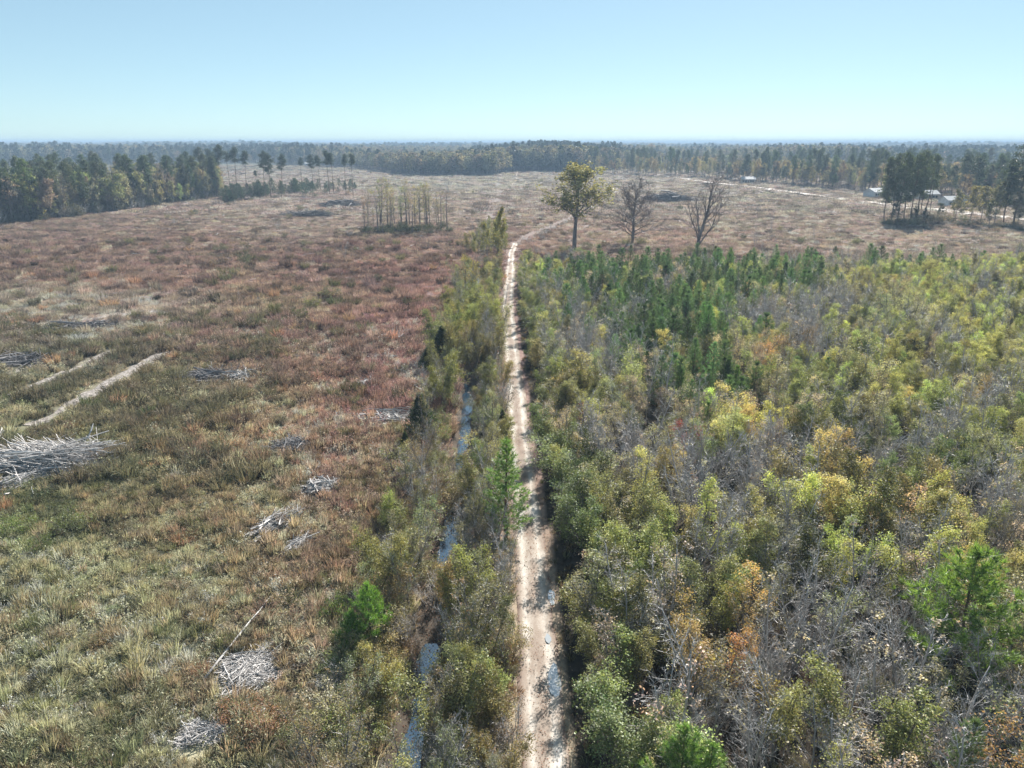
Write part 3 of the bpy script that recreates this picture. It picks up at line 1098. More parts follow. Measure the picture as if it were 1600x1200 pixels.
def ordinal(k):
    if k < 20:
        return ORD[k] if k else 'first'
    n = k + 1
    return '%d%s' % (n, 'th' if 10 <= n % 100 <= 20 else {1: 'st', 2: 'nd', 3: 'rd'}.get(n % 10, 'th'))

# ------------------------------------------------------------------ the thicket right of the track
# kind -> (prototypes, tint, height range, object name, words for the label)
KIND = {
    'olive': (P_LEAFY, (0.31, 0.325, 0.13), (2.8, 4.6), 'leafy_sapling', 'olive green leafy sapling'),
    'lime': (P_LEAFY, (0.46, 0.48, 0.17), (2.5, 4.2), 'leafy_sapling', 'pale lime green leafy sapling'),
    'green': (P_LEAFY, (0.19, 0.235, 0.09), (2.6, 4.4), 'leafy_sapling', 'mid green leafy sapling'),
    'yellow': (P_LEAFY, (0.44, 0.405, 0.165), (3.2, 5.2), 'leafy_sapling', 'yellow leaved sapling'),
    'orange': (P_THIN, (0.54, 0.36, 0.13), (3.2, 5.2), 'leafy_sapling', 'orange leaved sapling'),
    'red': (P_THIN, (0.34, 0.055, 0.04), (2.5, 4.0), 'leafy_sapling', 'red leaved sapling'),
    'tan': (P_THIN, (0.46, 0.39, 0.26), (2.8, 4.8), 'leafy_sapling', 'sparse tan leaved sapling'),
    'thin': (P_THIN, (0.35, 0.35, 0.18), (2.8, 4.8), 'leafy_sapling', 'thin grey green sapling'),
    'grey': (P_BARE, (0.42, 0.36, 0.26), (3.8, 6.0), 'bare_sapling', 'bare grey sapling'),
    'pine': (P_YPINE, (0.115, 0.185, 0.085), (2.8, 6.8), 'young_pine', 'dark green young pine'),
}
PATCH = [  # where each kind is seen in the photograph: u, v, kind, weight
    (950, 405, 'pine', 2.5), (1020, 410, 'pine', 3), (1100, 400, 'pine', 3), (1180, 395, 'pine', 3), (1260, 390, 'pine', 3), (1230, 430, 'pine', 2), (925, 430, 'pine', 2), (990, 455, 'pine', 3), (985, 500, 'pine', 3), (1040, 470, 'pine', 3), (1110, 460, 'pine', 3), (1060, 510, 'pine', 3), (1110, 500, 'pine', 2.5), (1020, 525, 'pine', 2.5), (1330, 395, 'pine', 1), (1150, 430, 'pine', 3), (1060, 560, 'pine', 1.2), (1000, 570, 'pine', 0.7), (1130, 590, 'pine', 0.9), (1420, 400, 'pine', 0.6),
    (930, 510, 'grey', 2), (890, 540, 'grey', 2), (900, 480, 'grey', 1.5), (960, 560, 'grey', 2), (1190, 740, 'grey', 3.5), (1140, 710, 'grey', 3.5), (1240, 700, 'grey', 3), (1100, 760, 'grey', 2), (1300, 990, 'grey', 4), (1390, 1040, 'grey', 4), (1260, 930, 'grey', 3), (1450, 960, 'grey', 3), (1220, 1080, 'grey', 4), (1330, 890, 'grey', 2), (1320, 1120, 'grey', 4), (1450, 1120, 'grey', 3.5), (1560, 1120, 'grey', 3),
    (1000, 690, 'grey', 2.5), (950, 670, 'grey', 2), (1060, 700, 'grey', 2.5), (1260, 530, 'grey', 1.5), (1300, 470, 'grey', 1.2), (1190, 490, 'grey', 1.5), (1480, 640, 'grey', 1.2), (1580, 760, 'grey', 1.5), (1390, 700, 'grey', 1.5), (930, 900, 'grey', 1.5), (910, 820, 'tan', 2), (940, 960, 'grey', 1.5),
    (1400, 540, 'olive', 2), (1500, 560, 'lime', 1.5), (1350, 600, 'lime', 1.5), (1550, 480, 'lime', 1.5), (1450, 420, 'lime', 3), (1560, 410, 'lime', 3), (1380, 430, 'lime', 2), (1500, 460, 'lime', 2.5), (1590, 520, 'lime', 2), (1440, 560, 'lime', 2), (1330, 510, 'lime', 1.2), (1560, 650, 'lime', 1.5), (1300, 570, 'olive', 1.5), (1500, 690, 'green', 1.5), (1430, 610, 'lime', 1.5), (1330, 660, 'green', 1.5), (1450, 490, 'thin', 1.5), (1380, 460, 'thin', 1.5), (1560, 560, 'olive', 1.5), (1400, 740, 'green', 2),
    (930, 770, 'olive', 2), (890, 690, 'olive', 2), (860, 600, 'olive', 1.5), (840, 470, 'olive', 1.5), (850, 420, 'lime', 1.5), (960, 1050, 'olive', 3), (1020, 880, 'olive', 3), (1310, 850, 'lime', 2), (930, 1120, 'olive', 2), (1000, 980, 'green', 1.5),
    (1020, 760, 'yellow', 2.5), (1060, 810, 'yellow', 2), (1300, 740, 'yellow', 2.5), (1490, 800, 'yellow', 3), (1430, 790, 'yellow', 2), (1090, 970, 'yellow', 3), (1180, 800, 'yellow', 2), (1190, 640, 'yellow', 2.5), (940, 580, 'yellow', 1.2), (900, 500, 'yellow', 0.8), (1360, 790, 'yellow', 1.5),
    (1150, 990, 'orange', 1.1), (1140, 890, 'orange', 0.6), (1190, 545, 'orange', 1.0), (1180, 555, 'tan', 1.5), (975, 600, 'orange', 0.5), (1580, 830, 'tan', 2), (1480, 1180, 'orange', 0.8), (900, 615, 'red', 0.45), (1065, 650, 'red', 0.25), 
    (870, 560, 'thin', 1.5), (980, 640, 'tan', 1.5), (1030, 600, 'tan', 1.5), (1120, 560, 'thin', 1.5), (1240, 600, 'olive', 1.5), (1100, 620, 'tan', 1.2),
]
_pp = np.array([G(u, v, 4.0)[:2] for u, v, k, w in PATCH])
_pf = feat(_pp[:, 0], _pp[:, 1])
_pk = [k for u, v, k, w in PATCH]
_pw = np.array([w * {'grey': 1.8, 'pine': 1.7, 'yellow': 0.75}.get(k, 1.0) for u, v, k, w in PATCH])
NAMES = list(KIND)


def pick_kind(x, y):
    d2 = ((feat(x, y) - _pf) ** 2).sum(-1)
    w = _pw * np.exp(-d2 / 0.014) + 1e-5
    tot = {k: 0.0 for k in NAMES}
    for k, ww in zip(_pk, w):
        tot[k] += ww
    far = min(1.0, y / 150)
    for k, ww in (('olive', 0.2), ('thin', 0.34), ('grey', 0.62), ('lime', 0.1 + 0.4 * far), ('tan', 0.22), ('yellow', 0.05), ('green', 0.07), ('pine', 0.02)):
        tot[k] += ww * 0.45
    p = np.array([tot[k] for k in NAMES])
    return NAMES[rng.choice(len(NAMES), p=p / p.sum())]


def xr(y, m=8):
    return 0.715 * (y * math.cos(PITCH) + CAM_H * math.sin(PITCH)) + m


pts = scatter(21, 192, lambda y: 1.85 + 0.004 * y, lambda y: track_x(y) + 4.6, xr)
pts = pts[in_thicket(pts[:, 0], pts[:, 1])]
saplings = []
for x, y in pts:
    k = pick_kind(x, y)
    pr, tint, hr, nm, words_ = KIND[k]
    edge = x - track_x(y)
    h = rng.uniform(*hr) * (1.35 if k != 'pine' else 1.1)
    if edge < 5 and k != 'pine':
        h *= 0.9 + 0.02 * edge
    saplings.append(dict(wd=rng.uniform(0.95, 1.3) if k not in ('pine', 'grey') else rng.uniform(0.95, 1.3), x=x, y=y, k=k, pr=pr[rng.integers(len(pr))], tint=jitter_tint([tint], 0.32, 0.07)[0], h=h, nm=nm, w=words_))

yy_ = 24.5
while yy_ < 186:
    k = ('olive', 'green', 'olive', 'thin', 'tan', 'grey')[rng.choice(6, p=[0.24, 0.22, 0.12, 0.16, 0.12, 0.14])]
    pr, tint, hr, nm, words_ = KIND[k]
    saplings.append(dict(wd=rng.uniform(1.1, 1.45), x=float(track_x(yy_)) + rng.uniform(3.7, 4.5), y=yy_, k=k, pr=pr[rng.integers(len(pr))], tint=jitter_tint([tint], 0.22, 0.07)[0] * 0.9, h=rng.uniform(4.2, 6.0), nm='edge_sapling', w=words_.replace('sapling', 'edge sapling')))
    yy_ += rng.uniform(0.85, 1.5) * (1 + yy_ / 400)

# landmarks along the track that name how far away a plant stands
LEVELS = [(31, 'at the bottom edge'), (37, 'level with the long fallen pole'), (44, 'level with the round bright pine'), (51, 'level with the narrow trackside pine'), (60, 'level with the lower ditch pool'), (74, 'just short of the blue pools'), (92, 'level with the blue ditch pools'), (115, 'level with the dark cedars'), (145, 'two thirds along the track'), (400, 'near the far thicket edge')]


def level_of(y):
    for lim, ph in LEVELS:
        if y < lim:
            return ph


CAP = {'edge_sapling': 200, 'leafy_sapling': 285, 'bare_sapling': 190, 'young_pine': 150}
by = {}
for s_ in sorted(saplings, key=lambda q: q['y'] ** 2 + q['x'] ** 2):
    by.setdefault(s_['nm'], []).append(s_)
single, mass = [], []
for nm, lst in by.items():
    lst = [q for q in lst if 590 < frame_u(q['x'], q['y'], 3) < 1640 and q['y'] > 24] + [q for q in lst if not (590 < frame_u(q['x'], q['y'], 3) < 1640 and q['y'] > 24)]
    single += lst[:CAP[nm]]
    mass += lst[CAP[nm]:]
rows = {}
for q in single:
    rows.setdefault((q['w'], level_of(q['y'])), []).append(q)
for (k, ph), lst in rows.items():
    lst.sort(key=lambda q: q['y'] if 'edge' in q['nm'] else frame_u(q['x'], q['y'], q['h']))
    for j, q in enumerate(lst):
        lab = '%s %s, %s from the track' % (q['w'], ph, ordinal(j)) if len(lst) > 1 and 'edge' not in q['nm'] else '%s beside the track %s, %s away' % (q['w'], ph, ordinal(j)) if 'edge' in q['nm'] else '%s in the thicket %s' % (q['w'], ph)
        q['pr'].place(q['nm'], q['x'], q['y'], q['h'], q['tint'], lab, 'pine tree' if q['k'] == 'pine' else 'sapling', {'edge_sapling': 'saplings lining the right edge of the track', 'leafy_sapling': 'leafy saplings of the thicket', 'bare_sapling': 'bare saplings of the thicket', 'young_pine': 'young pines of the thicket'}[q['nm']], wide=q['wd'])


def mass_of(name, items, label):
    protos = []
    ids = []
    for q in items:
        if q['pr'] not in protos:
            protos.append(q['pr'])
        ids.append(protos.index(q['pr']))
    x = np.array([q['x'] for q in items]); y = np.array([q['y'] for q in items])
    pos = np.stack([x, y, height(x, y) - 0.03], -1)
    instancer(name, [p.joined for p in protos], pos, rng.uniform(0, 6.283, len(items)), np.array([[q['h'] / q['pr'].h * q.get('wd', 1.0)] * 2 + [q['h'] / q['pr'].h] for q in items]), ids, np.array([q['tint'] for q in items]), label)


if mass:
    mass_of('thicket', mass, 'dense far mass of mixed saplings right of the track')

# low brush under and between the saplings
pts = scatter(21, 195, lambda y: 1.25 + 0.008 * y, lambda y: track_x(y) + 3.5, lambda y: xr(y, 4), 0.8)
pts = pts[in_thicket(pts[:, 0], pts[:, 1])]
n = len(pts)
cols = np.array([(0.13, 0.13, 0.06), (0.19, 0.15, 0.09), (0.10, 0.125, 0.05), (0.20, 0.13, 0.08), (0.17, 0.16, 0.08)])[rng.integers(0, 5, n)]  # brush colours kept dark to paint in shade between the saplings
und = [p.joined for p in P_SHRUB + P_BSHRUB]
instancer('undergrowth', und, np.stack([pts[:, 0], pts[:, 1], height(pts[:, 0], pts[:, 1])], -1), rng.uniform(0, 6.28, n), rng.uniform(0.35, 0.85, n), rng.integers(0, len(und), n), jitter_tint(cols), 'tangled brown and olive brush under the saplings')

# hand-placed pines of the thicket: crown top (u, v), its height, tint
BRIGHT = (0.22, 0.33, 0.075)
for u, v, h, pr, tint, lab, wide in (
        (1535, 852, 9.0, P_BPINE[0], BRIGHT, 'big bright green pine with open branches at the right edge', 1.25),
        (1070, 1122, 6.5, P_BPINE[0], (0.18, 0.30, 0.08), 'fresh green bushy pine at the bottom edge right of the track', 1.0),
        (1110, 1150, 5.6, P_YPINE[0], (0.18, 0.30, 0.08), 'shorter green pine beside the bushy one at the bottom edge', 1.2),
        (1066, 575, 5.5, P_YPINE[1], (0.10, 0.18, 0.05), 'upright green pine amid grey saplings, left of a pair', 0.9),
        (1152, 570, 5.5, P_YPINE[0], (0.11, 0.20, 0.05), 'upright green pine amid grey saplings, right of a pair', 0.9),
        (1108, 622, 4.8, P_YPINE[3], (0.12, 0.21, 0.06), 'small green pine just below the upright pair', 0.8),
        (1305, 680, 3.8, P_YPINE[1], (0.16, 0.28, 0.05), 'little bright pine tip above the yellow saplings', 0.7),
        (1468, 715, 4.6, P_YPINE[3], (0.075, 0.15, 0.05), 'lone dark pine amid olive saplings at the right', 0.9),
        (1222, 430, 7.0, P_NPINE[0], (0.05, 0.085, 0.04), 'tall dark narrow pine standing out in the pine patch', 1.1),
        (1000, 505, 6.2, P_BPINE[0], (0.07, 0.12, 0.055), 'broad dark pine at the near end of the pine patch', 1.1)):
    p = G(u, v, h)
    pr.place('young_pine', p[0], p[1], h, tint, lab, 'pine tree', wide=wide)

# ------------------------------------------------------------------ the strip between ditch and track, and the ditch's far bank
for u, v, h, pr, tint, nm, cat, lab, wide in (
        (790, 688, 8.6, P_NPINE[0], (0.19, 0.31, 0.075), 'narrow_pine', 'pine tree', 'tall narrow green pine between ditch and track', 1.6),
        (574, 912, 4.6, P_BPINE[0], (0.20, 0.36, 0.07), 'young_pine', 'pine tree', 'round bright green pine left of the ditch', 1.0),
        (548, 955, 3.2, P_BPINE[0], (0.10, 0.21, 0.045), 'young_pine', 'pine tree', 'low green pine at the foot of the round bright one', 1.0),
        (518, 925, 2.0, P_SHRUB[0], (0.13, 0.20, 0.04), 'shrub', 'shrub', 'small bright green shrub beside the round pine', 0.9),
        (655, 612, 5.2, P_CEDAR[0], (0.045, 0.072, 0.032), 'cedar', 'cedar tree', 'dark pointed cedar left of the blue pools', 1.35),
        (632, 672, 2.6, P_CEDAR[1], (0.05, 0.085, 0.03), 'cedar', 'cedar tree', 'low green cedar at the foot of the pointed one', 1.0),
        (690, 510, 5.0, P_CEDAR[0], (0.042, 0.066, 0.034), 'cedar', 'cedar tree', 'dark cedar leaning over the far ditch bank', 1.5),
        (668, 540, 3.6, P_CEDAR[1], (0.04, 0.062, 0.032), 'cedar', 'cedar tree', 'dark low cedar joined to the leaning one', 1.5),
        (785, 642, 3.0, P_CEDAR[1], (0.05, 0.075, 0.028), 'cedar', 'cedar tree', 'small olive cedar beside the track above the narrow pine', 0.9),
        (755, 545, 2.6, P_CEDAR[1], (0.06, 0.075, 0.028), 'cedar', 'cedar tree', 'small olive cedar between the pools and the track', 0.9),
        (822, 388, 4.5, P_CEDAR[0], (0.075, 0.095, 0.045), 'cedar', 'cedar tree', 'dark cedar where the track bends away', 0.9),
        (735, 402, 9.5, P_SLIM[1], (0.36, 0.31, 0.07), 'slim_tree', 'tree', 'slender yellow green tree rising above the far ditch bank', 1.2),
        (728, 396, 9.0, P_SLIM[2], (0.38, 0.32, 0.07), 'slim_tree', 'tree', 'slim yellow tree close left of the slender one', 1.1),
        (776, 322, 15.5, P_HARD[0], (0.27, 0.25, 0.095), 'slim_tree', 'tree', 'rounded olive tree behind the end of the straight track', 0.6),
        (762, 345, 11.0, P_HARD[1], (0.25, 0.24, 0.09), 'slim_tree', 'tree', 'lower olive tree left of the rounded one', 0.6),
        (783, 425, 3.8, P_THIN[1], (0.50, 0.24, 0.045), 'leafy_sapling', 'sapling', 'orange sapling beside the far straight of the track', 1.1),
        (712, 540, 6.0, P_LEAFY[1], (0.29, 0.29, 0.075), 'leafy_sapling', 'sapling', 'bright olive sapling before the dark cedars', 1.2),
        (694, 572, 5.0, P_LEAFY[0], (0.27, 0.27, 0.07), 'leafy_sapling', 'sapling', 'olive sapling left of the upper ditch pool', 1.0),
        (610, 770, 4.0, P_LEAFY[2], (0.22, 0.23, 0.085), 'leafy_sapling', 'sapling', 'bushy grey green sapling on the ditch bank above the brush heaps', 1.2),
        (645, 745, 4.0, P_THIN[0], (0.25, 0.24, 0.10), 'leafy_sapling', 'sapling', 'thin pale sapling behind the bushy bank sapling', 1.1),
        (600, 1010, 3.4, P_LEAFY[2], (0.40, 0.36, 0.12), 'leafy_sapling', 'sapling', 'straw yellow bush sapling below the round bright pine', 1.1),
        (545, 1050, 3.2, P_THIN[1], (0.24, 0.28, 0.15), 'leafy_sapling', 'sapling', 'silvery green sapling left of the straw yellow bush', 1.3),
        (560, 1100, 2.6, P_SHRUB[0], (0.20, 0.23, 0.08), 'shrub', 'shrub', 'rounded green shrub under the silvery sapling', 1.2),
        (745, 865, 4.4, P_THIN[2], (0.24, 0.22, 0.09), 'leafy_sapling', 'sapling', 'thin olive sapling on the strip below the narrow pine', 1.1),
        (770, 895, 3.2, P_LEAFY[3], (0.26, 0.27, 0.07), 'leafy_sapling', 'sapling', 'yellow green bush sapling beside the track below the narrow pine', 1.0),
        (725, 935, 3.6, P_BARE[0], (0.25, 0.2, 0.12), 'bare_sapling', 'sapling', 'bare sapling on the strip between ditch trickle and track', 1.0),
        (760, 1060, 3.2, P_BARE[3], (0.3, 0.22, 0.14), 'bare_sapling', 'sapling', 'grey twiggy sapling on the strip near the bottom edge', 1.2),
        (880, 640, 4.0, P_LEAFY[2], (0.19, 0.20, 0.065), 'leafy_sapling', 'sapling', 'rounded olive sapling overhanging the right edge of the track', 1.0)):
    p = G(u, v, h)
    pr.place(nm, p[0], p[1], h, tint, lab, cat, wide=wide)

for k_, (yv, off_, h_, lab_) in enumerate(((58.5, 0.2, 2.6, 'tan shrub standing in the ditch between the two pools'), (61.0, -0.3, 2.9, 'olive shrub standing in the ditch between the two pools'), (63.5, 0.35, 2.3, 'bare shrub standing in the ditch below the upper pool'), (78.5, -0.6, 1.3, 'low shrub crossing the upper pool'), (46.0, 0.1, 2.6, 'shrub standing in the ditch below the lower pool'), (43.5, -0.3, 2.4, 'twiggy shrub over the ditch trickle'))):
    (P_SHRUB + P_BSHRUB)[(1, 0, 3, 4, 2, 3)[k_]].place('shrub', float(ditch_x(yv)) + off_, yv, h_, ((0.34, 0.28, 0.17), (0.24, 0.24, 0.11), (0.3, 0.25, 0.17), (0.3, 0.27, 0.15), (0.26, 0.26, 0.12), (0.3, 0.25, 0.17))[k_], lab_, 'shrub', wide=1.2)

# fillers on the strip and both banks
SP = [('shrub', P_SHRUB, (0.22, 0.22, 0.10), 'olive shrub', 'shrub'), ('shrub', P_SHRUB, (0.36, 0.30, 0.18), 'tan shrub', 'shrub'), ('shrub', P_BSHRUB, (0.3, 0.22, 0.14), 'bare twiggy shrub', 'shrub'), ('leafy_sapling', P_THIN, (0.28, 0.27, 0.14), 'thin olive sapling', 'sapling'), ('bare_sapling', P_BARE, (0.3, 0.22, 0.13), 'bare sapling', 'sapling'), ('leafy_sapling', P_LEAFY, (0.27, 0.27, 0.10), 'leafy sapling', 'sapling')]
rows = {}
n_bank = 0
bank_mass = []
for side, lo, hi, step, keep in (('strip between ditch and track', lambda y: ditch_x(y) + 0.55, lambda y: track_x(y) - 1.6, lambda y: 0.88 + 0.004 * y, 0.95), ('left bank of the ditch', lambda y: ditch_x(y) - 3.2 - 2.2 * vnoise(0, y, 11) - 1.2 * (y < 42), lambda y: ditch_x(y) - 0.35, lambda y: 1.0 + 0.004 * y, 0.9)):
    for x, y in scatter(24, 262, step, lo, hi, keep):
        far = y > 95
        left = side[0] == 'l'
        p = [0.14, 0.14, 0.16, 0.22, 0.24, 0.1] if not far else [0.1, 0.1, 0.1, 0.26, 0.2, 0.24]
        if left and y < 45:
            p = [0.38, 0.14, 0.2, 0.12, 0.08, 0.08]
        j = rng.choice(6, p=p)
        nm, pr, tint, w_, cat = SP[j]
        h = rng.uniform(1.2, 2.8) if nm == 'shrub' else rng.uniform(3.1, 6.0) * (1.25 if far else 1.0)
        off = x - float(ditch_x(y))
        if y < 45 and -0.8 < off < 0.9:
            continue
        if 46 < y < 97 and -1.7 < off < 1.5:
            if (66 < y or y < 57) and rng.random() < 0.45:
                continue
            h = min(h, 1.15)
        elif 60 < y < 97 and -2.6 < off < 2.2:
            h = min(h, 2.4)
        if y > 150:
            if vnoise(0, y, 17) < 0.42 or rng.random() < 0.25:
                continue
            h *= 0.85
        if nm != 'shrub' and y > 112:
            bank_mass.append(dict(x=x, y=y, h=h, pr=pr[rng.integers(len(pr))], tint=jitter_tint([tint], 0.25, 0.08)[0]))
            continue
        rows.setdefault((w_, side, level_of(y)), []).append((x, y, h, nm, pr[rng.integers(len(pr))], jitter_tint([tint], 0.25, 0.08)[0], cat))
for (w_, side, ph), lst in rows.items():
    lst.sort(key=lambda q: q[1])
    for j, (x, y, h, nm, pr, tint, cat) in enumerate(lst):
        sd = 'left of the track' if side[0] == 's' else 'left of the ditch'
        lab = '%s %s %s' % (w_, sd, ph.replace('in the thicket ', '')) if len(lst) == 1 else '%s %s %s, %s away' % (w_, sd, ph, ordinal(j))
        pr.place(nm.replace('leafy', 'bank').replace('bare', 'bank'), x, y, h, tint, lab, cat, 'shrubs and saplings along the ditch')

mass_of('thicket', bank_mass, 'far hedge of mixed saplings lining the ditch')

# ------------------------------------------------------------------ single trees beyond the thicket
T_HERO = Proto('crown_tree', hardwood(23, 8500, 0.45, first=0.33, spread=0.36, dense=17, rad=0.55, ang=(25, 62), up=0.07, shape=lambda t: 0.75 + 0.5 * math.sin(math.pi * min(1, t)) - 0.35 * t, stem_wander=0.03, sub=7, sub2=5, jit=0.45, lean=0.02), M_DARKTWIG, M_LEAF, 23)
T_BARE1 = Proto('spreading_tree', hardwood(18, 0, 0.3, first=0.12, spread=0.52, dense=30, rad=0.45, bare=True, levels=4, ang=(40, 80), up=0.08, sub=10, sub2=8, rmin=0.042, shape=lambda t: 1.15 - 0.75 * t), M_DARKTWIG, [M_LEAF, M_DARKTWIG], 18)
T_BARE2 = Proto('vase_tree', hardwood(18.5, 0, 0.3, first=0.06, spread=0.62, dense=15, rad=0.5, bare=True, levels=4, ang=(12, 30), up=0.06, sub=8, sub2=5, rmin=0.042, shape=lambda t: 1.15 - 0.6 * t), M_DARKTWIG, [M_LEAF, M_DARKTWIG], 18.5)
for pr, u, v, h, tint, lab in ((T_HERO, 897, 392, 25.0, (0.30, 0.285, 0.14), 'tall olive gold tree standing alone behind the thicket'), (T_BARE1, 988, 380, 20.0, (0.2, 0.2, 0.1), 'wide spreading bare tree right of the olive gold tree'), (T_BARE2, 1088, 391, 22.0, (0.2, 0.2, 0.1), 'bare tree with upswept limbs behind the pine patch')):
    p = G(u, v)
    pr.place('field_tree', p[0], p[1], h, tint, lab, 'tree', wide=1.35 if pr is T_HERO else 1.15)
for u, v, h, lab in ((928, 352, 8.5, 'dark leafless trunk just right of the olive gold tree'), (940, 350, 7.5, 'second thin leafless trunk right of the olive gold tree')):
    p = G(u, v)
    P_SLIM[2].place('slim_tree', p[0], p[1], h, (0.16, 0.13, 0.08), lab, 'tree', wide=0.8)

# copse left of the track
cu = 568 + 134 * (np.arange(36) + rng.random(36) * 1.4) / 36.5
for j, u in enumerate(cu):
    v = 361 - 5 * math.sin(j * 2.1) - rng.uniform(0, 8)
    p = G(u, v)
    h = rng.uniform(9, 20) * (0.75 if u > 672 or u < 585 else 1)
    if rng.random() < 0.2:
        continue
    bare = rng.random() < 0.25
    (P_SLIM[j % 3]).place('slim_tree', p[0], p[1], h, jitter_tint([(0.30, 0.275, 0.165) if not bare else (0.24, 0.21, 0.16)], 0.12)[0], 'slender tree in the copse left of the track, %s from its left end' % ordinal(j), 'tree', 'slender trees of the copse', wide=rng.uniform(0.8, 1.25))
for j, u in enumerate(np.linspace(572, 700, 17)):
    p = G(u + rng.normal() * 3, 366 - rng.uniform(0, 9))
    P_SHRUB[j % 3].place('shrub', p[0], p[1], rng.uniform(2.2, 4.2), (0.075, 0.09, 0.04), 'dark shrub at the foot of the copse, %s from its left end' % ordinal(j), 'shrub', 'shrubs under the copse', wide=1.3)

# tall pines of the left field edge
for j, (u, vt, vb) in enumerate(((318, 229, 300), (330, 232, 296), (345, 225, 301), (360, 236, 297), (371, 229, 304), (386, 235, 303), (403, 266, 300), (414, 235, 304), (424, 239, 309), (442, 240, 303), (472, 246, 292), (490, 241, 296), (501, 242, 297), (515, 234, 303), (522, 238, 304), (541, 240, 307), (552, 239, 309))):
    p = G(u, vb)
    d = math.hypot(p[1], CAM_H)
    dep = PITCH - math.atan((600 - vt) / FOC)
    h = CAM_H - p[1] * math.tan(dep)
    P_TPINE[[0, 3, 1, 3, 0, 0, 3, 1, 2, 1, 3, 1, 0, 0, 3, 3, 3][j]].place('tall_pine', p[0], p[1], h, (0.04, 0.055, 0.03), 'tall slender pine over the left field, %s from the left in its row' % ordinal(j), 'pine tree', 'tall pines over the left field', wide=0.85 if u > 535 else 1.0)
# belt of young pines at their feet
rowp = []
for k in range(74):
    u = 342 + 215 * rng.random() ** 0.9
    vb = np.interp(u, [340, 400, 470, 560], [322, 312, 305, 300]) - rng.uniform(0, 9)
    rowp.append((u, vb))
rowp.sort()
for j, (u, vb) in enumerate(rowp):
    p = G(u, vb)
    P_YPINE[j % 4].place('young_pine', p[0], p[1], rng.uniform(5, 9.5) * (1 if u < 480 else 0.7), jitter_tint([(0.055, 0.085, 0.05)], 0.15)[0], 'young pine in the belt below the tall pines, %s from the left' % ordinal(j), 'pine tree', 'young pine belt', wide=1.7)

# wood along the left edge of the field
EDGE = [(-60, 356), (0, 350), (60, 345), (130, 336), (200, 327), (270, 318), (335, 309)]
ex, ev = [e[0] for e in EDGE], [e[1] for e in EDGE]
wl, wm = [], []
for k in range(900):
    u = rng.uniform(-60, 345)
    vb = np.interp(u, ex, ev)
    depth = rng.random() ** 1.6 * 190
    p = G(u, vb)
    dirn = unit([p[0], p[1]])
    q = p[:2] + dirn * depth
    if k < 130:
        depth = rng.uniform(0, 26)
        q = p[:2] + dirn * depth
    r = rng.random()
    if r < 0.15:
        kd = (P_TPINE[(1, 2, 5)[k % 3]], (0.07, 0.09, 0.045), rng.uniform(15, 25), 'dark pine', 'tall_pine')
    elif r < 0.55:
        kd = (P_BHARD[k % 3], (0.36, 0.31, 0.22), rng.uniform(11, 18), 'bare grey hardwood', 'hardwood_tree')
    elif r < 0.8:
        kd = (P_HARD[k % 3], (0.30, 0.30, 0.15), rng.uniform(11, 18), 'pale green hardwood', 'hardwood_tree')
    else:
        kd = (P_HARD[k % 3], (0.28, 0.25, 0.19), rng.uniform(10, 17), 'brownish hardwood', 'hardwood_tree')
    fr = 0.75 if k < 130 and depth < 12 else 1.0
    it = dict(x=q[0], y=q[1], pr=kd[0], tint=jitter_tint([kd[1]], 0.15)[0], h=kd[2] * fr, w=kd[3], nm=kd[4], u=u)
    (wl if k < 130 else wm).append(it)
bykind = {}
for it in wl:
    bykind.setdefault(it['w'], []).append(it)
for w_, lst in bykind.items():
    lst.sort(key=lambda q: q['u'])
    for j, it in enumerate(lst):
        it['pr'].place(it['nm'], it['x'], it['y'], it['h'], it['tint'], '%s at the front of the left wood, %s of these from the left' % (w_, ordinal(j)), 'pine tree' if 'pine' in w_ else 'tree', 'trees at the front of the left wood')
mass_of('woods', wm, 'mixed wood reaching back from the left field edge')
ub = []
for k in range(240):
    u = rng.uniform(-60, 345)
    p = G(u, np.interp(u, ex, ev))
    q = p[:2] + unit(p[:2]) * rng.uniform(-3, 22)
    ub.append(dict(x=q[0], y=q[1], pr=(P_SHRUB + P_BSHRUB)[k % 5], tint=jitter_tint([(0.10, 0.10, 0.055)], 0.25)[0], h=rng.uniform(2.5, 6.5)))
mass_of('undergrowth', ub, 'dark undergrowth at the foot of the left wood')

# right-hand pines and the trees around the houses
for j, (u, vt, vb, pr) in enumerate(((1381, 246, 346, 4), (1392, 240, 347, 5), (1402, 238, 350, 4), (1412, 244, 344, 4), (1421, 240, 349, 5), (1431, 236, 346, 5), (1443, 240, 342, 2), (1439, 246, 336, 4), (1452, 262, 336, 2))):
    p = G(u, vb)
    dep = PITCH - math.atan((600 - vt) / FOC)
    P_TPINE[pr].place('tall_pine', p[0], p[1], CAM_H - p[1] * math.tan(dep), (0.075, 0.095, 0.05), 'tall pine in the stand before the houses, %s from its left' % ordinal(j), 'pine tree', 'pine stand before the houses')
for j, (u, vt, vb, pr, lab) in enumerate(((1583, 219, 352, 5, 'tallest pine of all at the right edge of the photo'), (1568, 250, 350, 4, 'lower pine close left of the tallest one'), (1600, 240, 348, 2, 'dark pine close right of the tallest one, cut by the edge'), (1502, 240, 318, 1, 'pine behind the rightmost house, left of a pair'), (1522, 243, 320, 2, 'pine behind the rightmost house, right of a pair'), (1484, 257, 316, 1, 'small pine over the roofs of the right houses'))):
    p = G(u, vb)
    dep = PITCH - math.atan((600 - vt) / FOC)
    P_TPINE[pr].place('tall_pine', p[0], p[1], CAM_H - p[1] * math.tan(dep), (0.05, 0.066, 0.034), lab, 'pine tree', wide=1.4 if j in (0, 4) else 1.15)
